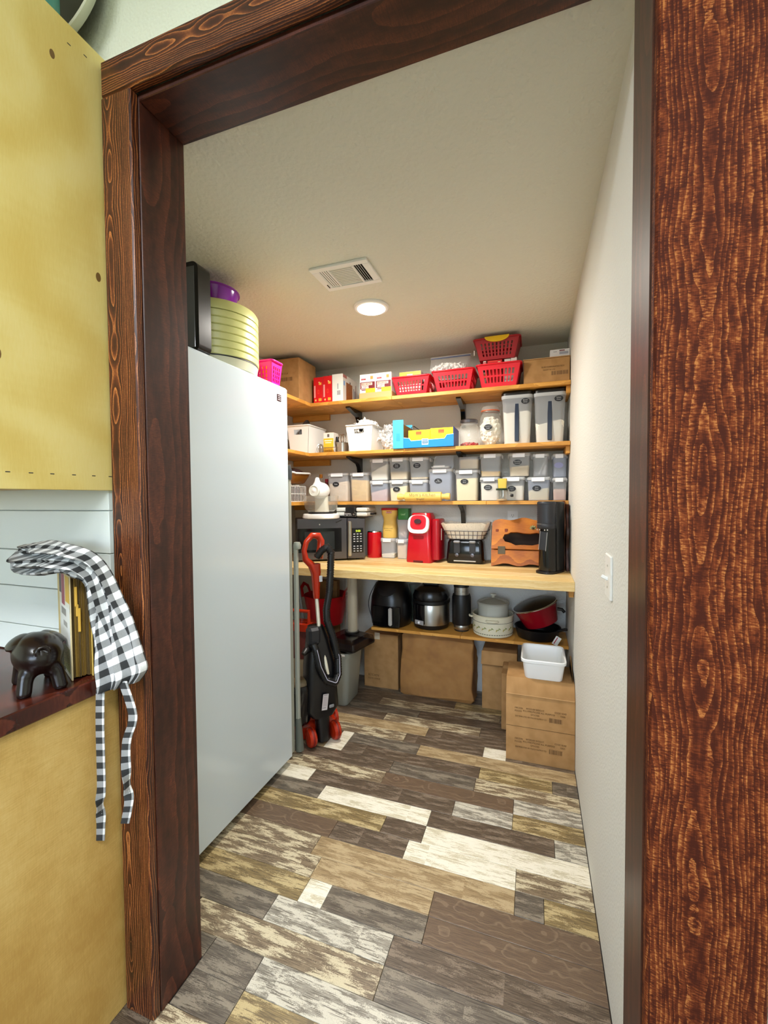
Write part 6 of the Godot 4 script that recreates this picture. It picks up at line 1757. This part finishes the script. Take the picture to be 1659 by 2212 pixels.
func vacuum() -> void:
	var t := thing("vacuum_cleaner", "black and red upright vacuum cleaner with looped hose in front of the bench", "vacuum cleaner", Vector3(-1.142, 0, -2.16), 0.9)
	var red: Material = M.vac_red
	part(t, "head", nb().loft([[0.012, 0.27, 0.13, 0.03], [0.03, 0.28, 0.14, 0.04], [0.075, 0.27, 0.13, 0.04], [0.1, 0.2, 0.09, 0.03]], Vector3(0, 0, -0.13)), red)
	for s in [-1, 1]:
		var m := nb()
		m.x = Transform3D(Basis(Vector3(0, 0, 1), -PI / 2), Vector3(s * 0.075 - 0.02, 0.052, 0.005))
		m.lathe([[0.02, -0.004], [0.046, 0.0], [0.052, 0.008], [0.052, 0.032], [0.046, 0.04], [0.02, 0.044]], 28)
		var wl := part(t, "wheel", m, red)
		m = nb()
		m.x = Transform3D(Basis(Vector3(0, 0, 1), -PI / 2), Vector3(s * 0.075 - 0.02, 0.052, 0.005))
		m.lathe([[0.0525, 0.014], [0.0535, 0.016], [0.0535, 0.024], [0.0525, 0.026]], 28)
		part(wl, "tyre", m, pm("7a160c", 0.5))
		m = nb()
		m.x = Transform3D(Basis(Vector3(0, 0, 1), -PI / 2), Vector3(s * 0.125 - 0.012, 0.07, -0.12))
		m.lathe([[0.03, 0.0], [0.056, 0.004], [0.056, 0.02], [0.03, 0.026]], 28)
		part(t, "side_disc", m, red)
	var neck := nb()
	neck.loft([[0.02, 0.07, 0.07, 0.025, 0.0, 0.0], [0.2, 0.085, 0.075, 0.03, 0.0, -0.015], [0.3, 0.12, 0.09, 0.035, 0.0, -0.025]], Vector3.ZERO, true, true, 60.0)
	part(t, "neck", neck, M.black)
	part(t, "body", nb().loft([[0.155, 0.13, 0.09, 0.03, 0.0, -0.02], [0.2, 0.2, 0.12, 0.04, 0.0, -0.03], [0.45, 0.18, 0.12, 0.045, 0.0, -0.04], [0.6, 0.12, 0.1, 0.04, -0.01, -0.05], [0.665, 0.085, 0.08, 0.03, -0.015, -0.055]], Vector3.ZERO, true, true, 60.0), pm("101013", 0.3))
	part(t, "dust_canister", nb().loft([[0.13, 0.1, 0.1, 0.045], [0.15, 0.12, 0.12, 0.055], [0.33, 0.13, 0.13, 0.06], [0.35, 0.12, 0.12, 0.055]], Vector3(-0.12, 0, -0.05), true, true, 60.0, 6), pm("0c0d10", 0.15))
	part(t, "canister_lid", nb().loft([[0.35, 0.1, 0.1, 0.045], [0.372, 0.09, 0.09, 0.042], [0.38, 0.06, 0.06, 0.03]], Vector3(-0.12, 0, -0.05), true, true, 60.0, 6), pm("6a5c44", 0.4), "dusty beige canister lid")
	part(t, "filter_box", nb().box(Vector3(-0.045, 0.62, -0.02), Vector3(0.07, 0.1, 0.07), 0.014), M.charcoal)
	part(t, "cord_hook", nb().tube([Vector3(-0.05, 0.545, -0.02), Vector3(-0.1, 0.555, 0.01), Vector3(-0.12, 0.54, 0.02)], [0.014, 0.018, 0.014], 8), M.black)
	part(t, "shaft", nb().loft([[0.82, 0.032, 0.04, 0.012, 0.0, -0.07], [0.95, 0.048, 0.05, 0.016, 0.0, -0.075], [0.97, 0.056, 0.054, 0.018, 0.0, -0.076], [1.02, 0.075, 0.05, 0.018, -0.01, -0.08]], Vector3.ZERO, true, true, 60.0), red)
	part(t, "wand", nb().tube([Vector3(0.0, 0.84, -0.07), Vector3(0.0, 0.66, -0.04), Vector3(0.02, 0.4, 0.03)], 0.011, 10), pm("d9d4c2", 0.3, 0.3), "pale wand tube")
	var hp := []
	for q in [[-0.02, 1.01], [-0.06, 1.05], [-0.066, 1.1], [-0.05, 1.15], [-0.015, 1.185], [0.025, 1.18], [0.04, 1.15], [0.035, 1.1], [0.022, 1.05]]:
		hp.append(Vector3(q[0], q[1], -0.08 - 0.05 * (q[1] - 1.0)))
	part(t, "handle", nb().tube(hp, [0.022, 0.019, 0.016, 0.016, 0.018, 0.022, 0.022, 0.022, 0.026], 10), red)
	part(t, "badge", nb().box(Vector3(0.018, 0.935, -0.044), Vector3(0.02, 0.036, 0.004), 0.002), pm("c9cbd0", 0.3))
	# corrugated hose: handle, down the right side, U turn and up again
	var cv := Curve3D.new()
	var ctrl := [Vector3(0.0, 1.06, -0.06), Vector3(0.025, 1.1, -0.04), Vector3(0.05, 1.12, -0.02), Vector3(0.072, 1.085, -0.015), Vector3(0.066, 0.98, -0.015), Vector3(0.055, 0.86, -0.01), Vector3(0.035, 0.76, -0.01), Vector3(0.035, 0.7, -0.005), Vector3(0.065, 0.6, 0.01), Vector3(0.088, 0.48, 0.025), Vector3(0.082, 0.39, 0.04), Vector3(0.055, 0.35, 0.05), Vector3(0.0, 0.38, 0.05), Vector3(-0.035, 0.46, 0.045), Vector3(-0.05, 0.55, 0.03), Vector3(-0.06, 0.585, 0.015)]
	for i in ctrl.size():
		var tg: Vector3 = (ctrl[mini(i + 1, ctrl.size() - 1)] - ctrl[maxi(i - 1, 0)]) / 6.0
		cv.add_point(ctrl[i], -tg, tg)
	var L := cv.get_baked_length()
	var pts := []
	var rad := []
	var n := 170
	for i in n:
		pts.append(cv.sample_baked(L * i / (n - 1.0)))
		rad.append(0.0225 if i % 2 else 0.019)
	part(t, "hose", nb().tube(pts, rad, 12), M.black, "black corrugated hose")
	var ep := []
	for i in 30:
		var p: Vector3 = cv.sample_baked(L * lerpf(0.62, 0.97, i / 29.0))
		ep.append(p + Vector3(0, 0.006, 0.022))
	part(t, "hose_seam", nb().tube(ep, 0.002, 5), pm("b8b6c8", 0.3))
	part(t, "sticker", nb().panel(Vector3(-0.002, 0.25, 0.0405), Vector3(0.98, -0.12, 0).normalized(), Vector3(0.12, 0.98, 0).normalized(), 0.034, 0.09), print_mat(32, 96, "cfc8c8", [[4, 4, 24, 4, "8a8086"], [4, 14, 24, 60, "bfb4b6"], [4, 80, 20, 4, "8a8086"]]), "white instruction sticker")
	part(t, "latch", nb().box(Vector3(0.04, 0.215, 0.036), Vector3(0.03, 0.018, 0.008), 0.004), pm("8d8d90", 0.3))

func kitchen_items() -> void:
	# platter and tins on the upper cabinet
	var t := thing("platter", "cream enamel platter with dark centre leaning on the wall above the cabinet", "platter", Vector3(-1.18, 2.552, -0.8))
	var m := nb()
	m.x = Transform3D(Basis(Vector3(1, 0, 0), PI / 2 - 0.12), Vector3(-1.18, 2.722, -0.822))
	m.lathe([[0.13, -0.006], [0.14, 0.0], [0.165, 0.022], [0.17, 0.024], [0.171, 0.02], [0.146, -0.006], [0.13, -0.012]], 48)
	part(t, "rim", m, pm("eef0d8", 0.25))
	m = nb()
	m.x = Transform3D(Basis(Vector3(1, 0, 0), PI / 2 - 0.12), Vector3(-1.18, 2.722, -0.822))
	m.lathe([[0.0, -0.013], [0.13, -0.012], [0.132, -0.006], [0.0, -0.005]], 40)
	part(t, "centre", m, pm("2a2622", 0.4))
	t = thing("tin_canister", "teal green tin standing on the upper cabinet in front of the platter", "tin", Vector3(-1.115, 2.549, -0.75))
	part(t, "body", nb().lathe([[0.032, 2.549], [0.034, 2.552], [0.034, 2.73], [0.032, 2.735]], 28, Vector3(-1.115, 0, -0.735)), pm("4d8f80", 0.4))
	part(t, "lid", nb().lathe([[0.036, 2.73], [0.036, 2.75], [0.0, 2.754]], 28, Vector3(-1.115, 0, -0.735)), pm("3d7a6c", 0.4))
	t = thing("dark_vase", "dark brown pot behind the teal tin on the upper cabinet", "pot", Vector3(-1.32, 2.549, -0.78))
	part(t, "pot", nb().lathe([[0.04, 2.549], [0.06, 2.58], [0.065, 2.65], [0.045, 2.72], [0.05, 2.74]], 28, Vector3(-1.37, 0, -0.66)), pm("2c2420", 0.4))
	# book
	var B := Vector3(-1.087, 0.9485, -0.734)
	t = thing("cookbook", "old worn thick book standing on the dark counter under the checked apron", "book", B, atan2(0.43, 0.9) * -1.0 + PI)
	# local axes: +x along the cover away from the corner, +z away from the kitchen
	var flip := nb()
	flip.box(Vector3(0.085, 0.131, 0.0025), Vector3(0.172, 0.262, 0.003), 0.0012)
	part(t, "cover", flip, pm("d8c49a", 0.6))
	part(t, "printed_cover", nb().panel(Vector3(0.085, 0.131, 0.0009), Vector3(-1, 0, 0), Vector3.UP, 0.168, 0.258, 0.0006), print_mat(128, 192, "e0dccb", [[0, 0, 22, 190, "d9c07a"], [86, 0, 42, 50, "d8ac30"], [46, 0, 34, 60, "9c3f52"], [22, 0, 22, 40, "4a4046"], [30, 60, 98, 70, "e6e4dc"], [40, 66, 50, 14, "8f8a80"], [60, 90, 40, 10, "a09a90"], [26, 130, 50, 40, "a83248"], [10, 150, 60, 40, "44402e"]], [[84, 160, 34, 24, "5a4a2a", "c8b070", "6a7a3a"]]))
	part(t, "cover", nb().box(Vector3(0.085, 0.131, 0.0455), Vector3(0.172, 0.262, 0.003), 0.0012), pm("c9a850", 0.6))
	part(t, "spine", nb().box(Vector3(0.1705, 0.131, 0.024), Vector3(0.003, 0.262, 0.044), 0.001), pm("b89a54", 0.6))
	var gold := [pm("8a6a24", 0.6), pm("6a4e18", 0.6), pm("b08c38", 0.6), pm("54401a", 0.7)]
	for i in 13:
		var dx := rng.randf_range(0.001, 0.005)
		part(t, "page_block", nb().box(Vector3(0.085 + dx * 0.5, 0.13, 0.0055 + 0.003 * i), Vector3(0.166 - dx, 0.252 - rng.randf() * 0.004, 0.0027), 0.0006), gold[rng.randi() % 4])
	for q in [[0.21, 0.014, 0.05], [0.15, 0.02, 0.06], [0.175, 0.016, 0.03]]:
		part(t, "torn_edge", nb().box(Vector3(0.0012, q[0], q[1]), Vector3(0.002, q[2], 0.006), 0.001), pm("d8a840", 0.6))
	# apron
	t = thing("apron", "black and white checked apron draped over the book and hanging off the counter", "apron", Vector3(-1.04, 0.95, -0.77))
	var gt := noise(0.35, 71, 2)
	var ging := pm("ffffff", 0.9)
	ging.albedo_texture = tex_from(64, 64, func(x: int, y: int) -> Color:
		var n := int(x < 32) + int(y < 32)
		var b: float = [0.86, 0.27, 0.028][n]
		if n == 1 and (x + y) % 2 == 0:
			b *= 1.35
		b += 0.05 * gt.get_noise_2d(x * 3.0, y * 3.0) * b * 4.0
		return Color(b, b, b * 0.98).linear_to_srgb())
	ging.uv1_scale = Vector3(31, 31, 1)
	var Lp := [Vector3(-1.273, 1.263, -0.735), Vector3(-1.268, 1.213, -0.735), Vector3(-1.195, 1.207, -0.735), Vector3(-1.117, 1.218, -0.735), Vector3(-1.060, 1.212, -0.735), Vector3(-1.046, 1.191, -0.755), Vector3(-1.065, 1.140, -0.775), Vector3(-1.076, 1.089, -0.785), Vector3(-1.075, 1.041, -0.785), Vector3(-1.074, 0.993, -0.785), Vector3(-1.072, 0.950, -0.785), Vector3(-1.070, 0.920, -0.785), Vector3(-1.067, 0.901, -0.785)]
	var Rp := [Vector3(-1.268, 1.283, -0.735), Vector3(-1.208, 1.292, -0.735), Vector3(-1.147, 1.300, -0.735), Vector3(-1.081, 1.291, -0.735), Vector3(-1.025, 1.282, -0.735), Vector3(-1.006, 1.258, -0.755), Vector3(-0.995, 1.218, -0.775), Vector3(-0.975, 1.162, -0.785), Vector3(-0.948, 1.118, -0.785), Vector3(-0.926, 1.068, -0.785), Vector3(-0.909, 1.023, -0.785), Vector3(-0.897, 0.985, -0.785), Vector3(-0.924, 0.950, -0.785)]
	var cl := Curve3D.new()
	var cr := Curve3D.new()
	var eye := Vector3(0, 1.4, 0)
	for i in Lp.size():
		var l: Vector3 = Lp[i]
		if i > 5:
			l = eye + (l - eye) * 0.965   # the near edge hangs clear of the counter end
		for q in [[cl, Lp, l], [cr, Rp, Rp[i]]]:
			var a: Vector3 = q[1][maxi(i - 1, 0)]
			var b: Vector3 = q[1][mini(i + 1, Lp.size() - 1)]
			q[0].add_point(q[2], (a - b) / 6.0, (b - a) / 6.0)
	var rings := []
	var ns := 44
	var na := 26
	for i in ns:
		var u := i / (ns - 1.0)
		var l := cl.samplef(u * (Lp.size() - 1))
		var r := cr.samplef(u * (Lp.size() - 1))
		var th: float = lerpf(0.03, 0.015, smoothstep(0.25, 0.5, u)) * smoothstep(-0.03, 0.12, u)
		var ring := PackedVector3Array()
		for j in na:
			var s := j / (na - 1.0)
			var bulge := sqrt(maxf(0.0, 1.0 - pow(2.0 * s - 1.0, 4.0)))
			var fold := 0.5 + 0.5 * sin(s * 15.0 + u * 5.0 + 1.3 * sin(u * 9.0)) + 0.35 * sin(s * 31.0 - u * 11.0) + 0.3 * sin(u * 40.0 + s * 9.0) * smoothstep(0.5, 0.2, u)
			var p := l.lerp(r, s)
			p += Vector3(0.1, 0.0, 1.0) * (th * bulge * (0.25 + 1.15 * fold))
			ring.append(p)
		for j in na:
			var s := 1.0 - j / (na - 1.0)
			ring.append(l.lerp(r, s) - Vector3(0, 0, 0.004 + 0.4 * th * sqrt(maxf(0.0, 1.0 - pow(2.0 * s - 1.0, 4.0)))))
		rings.append(ring)
	rings.reverse()
	part(t, "cloth", nb().skin(rings, true, 75.0, true, true), ging)
	for sp in [[Vector3(-1.064, 0.907, -0.790), Vector3(-1.069, 0.820, -0.790), Vector3(-1.070, 0.721, -0.790), Vector3(-1.071, 0.646, -0.790), Vector3(-1.078, 0.601, -0.790), Vector3(-1.076, 0.558, -0.790), Vector3(-1.080, 0.500, -0.790)], [Vector3(-0.985, 0.940, -0.790), Vector3(-0.957, 0.875, -0.790), Vector3(-0.955, 0.839, -0.790), Vector3(-0.976, 0.788, -0.790), Vector3(-0.981, 0.727, -0.790), Vector3(-0.979, 0.667, -0.790), Vector3(-0.974, 0.632, -0.790), Vector3(-0.990, 0.569, -0.790)]]:
		var cs := Curve3D.new()
		for i in sp.size():
			var q: Vector3 = eye + (sp[i] - eye) * 0.965
			var tg: Vector3 = (sp[mini(i + 1, sp.size() - 1)] - sp[maxi(i - 1, 0)]) / 6.0
			cs.add_point(q, -tg, tg)
		var rs := []
		for i in 40:
			var u := i / 39.0
			var p := cs.samplef(u * (sp.size() - 1))
			var tw := 0.35 + 1.5 * exp(-pow((u - 0.7) / 0.1, 2.0))
			var d := Vector3(cos(tw), 0, -sin(tw)) * 0.0105
			var nn := Vector3(sin(tw), 0, cos(tw)) * 0.0012
			rs.append(PackedVector3Array([p - d + nn, p + d + nn, p + d - nn, p - d - nn]))
		rs.reverse()
		var mm := nb()
		mm.skin(rs, true, 50.0, true, true)
		part(t, "tie_string", mm, ging)
	# carved pig
	t = thing("pig_figurine", "glossy dark carved wooden pig figurine standing on the counter by the book", "figurine", Vector3(-1.14, 0.9485, -0.692), atan2(0.91, 0.41) - PI / 2)
	t.scale = Vector3.ONE * 0.92
	var seg := [[Vector3(-0.055, 0.045, 0.03), Vector3(-0.06, 0.008, 0.034), 0.016], [Vector3(-0.055, 0.045, -0.03), Vector3(-0.06, 0.008, -0.034), 0.016], [Vector3(0.05, 0.045, 0.032), Vector3(0.058, 0.008, 0.037), 0.016], [Vector3(0.05, 0.045, -0.032), Vector3(0.058, 0.008, -0.037), 0.016]]
	var sdf := func(p: Vector3) -> float:
		var q := (p - Vector3(0, 0.088, 0)) / Vector3(0.082, 0.053, 0.055)
		var d := (q.length() - 1.0) * 0.05
		for s in seg:
			var a: Vector3 = s[0]
			var b: Vector3 = s[1]
			var h := clampf((p - a).dot(b - a) / (b - a).length_squared(), 0, 1)
			var e: float = (p - a - (b - a) * h).length() - s[2]
			e = maxf(e, -p.y)
			var k := clampf(0.5 + 0.5 * (e - d) / 0.02, 0.0, 1.0)
			d = lerpf(e, d, k) - 0.02 * k * (1.0 - k)
		var hq := (p - Vector3(-0.085, 0.088, 0)) / Vector3(0.04, 0.036, 0.036)
		var hd := (hq.length() - 1.0) * 0.036
		var kk := clampf(0.5 + 0.5 * (hd - d) / 0.02, 0.0, 1.0)
		d = lerpf(hd, d, kk) - 0.02 * kk * (1.0 - kk)
		for s in [-1, 1]:
			var eq := (p - Vector3(-0.03, 0.118, s * 0.038)).rotated(Vector3(1, 0, 0), s * -0.55) / Vector3(0.045, 0.011, 0.03)
			var ed := (eq.length() - 1.0) * 0.011
			d = minf(d, ed)
		var tq := p - Vector3(0.074, 0.108, 0.0)
		var tr := Vector2(Vector2(tq.z, tq.y).length() - 0.012, (tq.x) * 0.9).length() - 0.0045
		return minf(d, tr)
	part(t, "body", nb().nets(sdf, Vector3(-0.135, -0.004, -0.075), Vector3(0.105, 0.155, 0.075), 0.0045), pm("170d0b", 0.25))

func fittings() -> void:
	# ceiling register
	var t := thing("ceiling_vent", "white louvred air vent set into the pantry ceiling", "vent", Vector3(-0.814, 2.42, -1.82))
	var x0 := -0.952
	var x1 := -0.677
	var z0 := -1.922
	var z1 := -1.718
	var y := 2.4145
	for q in [[(x0 + x1) * 0.5, z0 + 0.014, x1 - x0, 0.028], [(x0 + x1) * 0.5, z1 - 0.014, x1 - x0, 0.028], [x0 + 0.016, (z0 + z1) * 0.5, 0.032, z1 - z0 - 0.056], [x1 - 0.016, (z0 + z1) * 0.5, 0.032, z1 - z0 - 0.056], [x0 + 0.079, (z0 + z1) * 0.5, 0.008, z1 - z0 - 0.056], [x1 - 0.079, (z0 + z1) * 0.5, 0.008, z1 - z0 - 0.056]]:
		part(t, "frame", nb().box(Vector3(q[0], y, q[1]), Vector3(q[2], 0.011, q[3]), 0.002), M.white)
	part(t, "duct_shade", nb().box(Vector3((x0 + x1) * 0.5, 2.4195, (z0 + z1) * 0.5), Vector3(x1 - x0 - 0.03, 0.001, z1 - z0 - 0.04), 0.0), pm("161614", 0.9))  # thin dark sheet stands for the shade inside the open duct
	for s in [-1, 1]:
		for i in 5:
			var m := nb()
			m.x = Transform3D(Basis(Vector3(0, 0, 1), -0.85 if s > 0 else 0.0), Vector3((x0 + x1) * 0.5 + s * (0.0625 + 0.0105 * i), y - 0.001, (z0 + z1) * 0.5))
			m.box(Vector3.ZERO, Vector3(0.0075, 0.0012, z1 - z0 - 0.058), 0.0003)
			part(t, "louvre", m, M.white)
	for i in 11:
		var m := nb()
		m.x = Transform3D(Basis(Vector3(1, 0, 0), 0.05), Vector3((x0 + x1) * 0.5, y - 0.001, z0 + 0.036 + 0.0132 * i))
		m.box(Vector3.ZERO, Vector3(0.112, 0.0012, 0.0115), 0.0003)
		part(t, "louvre", m, pm("d5d9cf", 0.5))
	part(t, "lever", nb().box(Vector3(x0 + 0.022, y - 0.006, z0 + 0.05), Vector3(0.004, 0.006, 0.03), 0.001), M.charcoal)
	part(t, "screw", nb().lathe([[0.0, 2.4105], [0.004, 2.411], [0.004, 2.413]], 10, Vector3(x1 - 0.012, 0, (z0 + z1) * 0.5)), M.steel)
	# light switch
	t = thing("light_switch", "white toggle light switch plate on the right pantry wall", "switch", Vector3(0.2, 1.175, -1.337))
	part(t, "plate", nb().box(Vector3(0.197, 1.175, -1.337), Vector3(0.007, 0.122, 0.094), 0.0025), M.white)
	var m2 := nb()
	m2.x = Transform3D(Basis(Vector3(0, 0, 1), -0.45), Vector3(0.188, 1.171, -1.337))
	m2.box(Vector3.ZERO, Vector3(0.022, 0.01, 0.009), 0.002)
	part(t, "toggle", m2, M.white_gloss)
	for s in [-0.03, 0.03]:
		part(t, "screw", nb().box(Vector3(0.1932, 1.175 + s, -1.337), Vector3(0.001, 0.006, 0.006), 0.0004), M.steel)
	# outlet
	t = thing("wall_outlet", "white wall outlet on the back wall above the wooden bread box", "outlet", Vector3(-0.143, 1.24, -3.1))
	part(t, "plate", nb().box(Vector3(-0.143, 1.245, -3.097), Vector3(0.07, 0.115, 0.006), 0.002), M.white)
	for s in [-1, 1]:
		part(t, "socket", nb().loft([[1.245 + s * 0.026 - 0.014, 0.026, 0.004, 0.0015], [1.245 + s * 0.026 + 0.014, 0.026, 0.004, 0.0015]], Vector3(-0.143, 0, -3.093)), M.white)
		for q in [-0.006, 0.006]:
			part(t, "slot", nb().box(Vector3(-0.143 + q, 1.245 + s * 0.026 + 0.003, -3.0906), Vector3(0.002, 0.009, 0.001), 0.0002), M.ink_dark)
		part(t, "slot", nb().box(Vector3(-0.143, 1.245 + s * 0.026 - 0.009, -3.0906), Vector3(0.004, 0.005, 0.001), 0.0002), M.ink_dark)
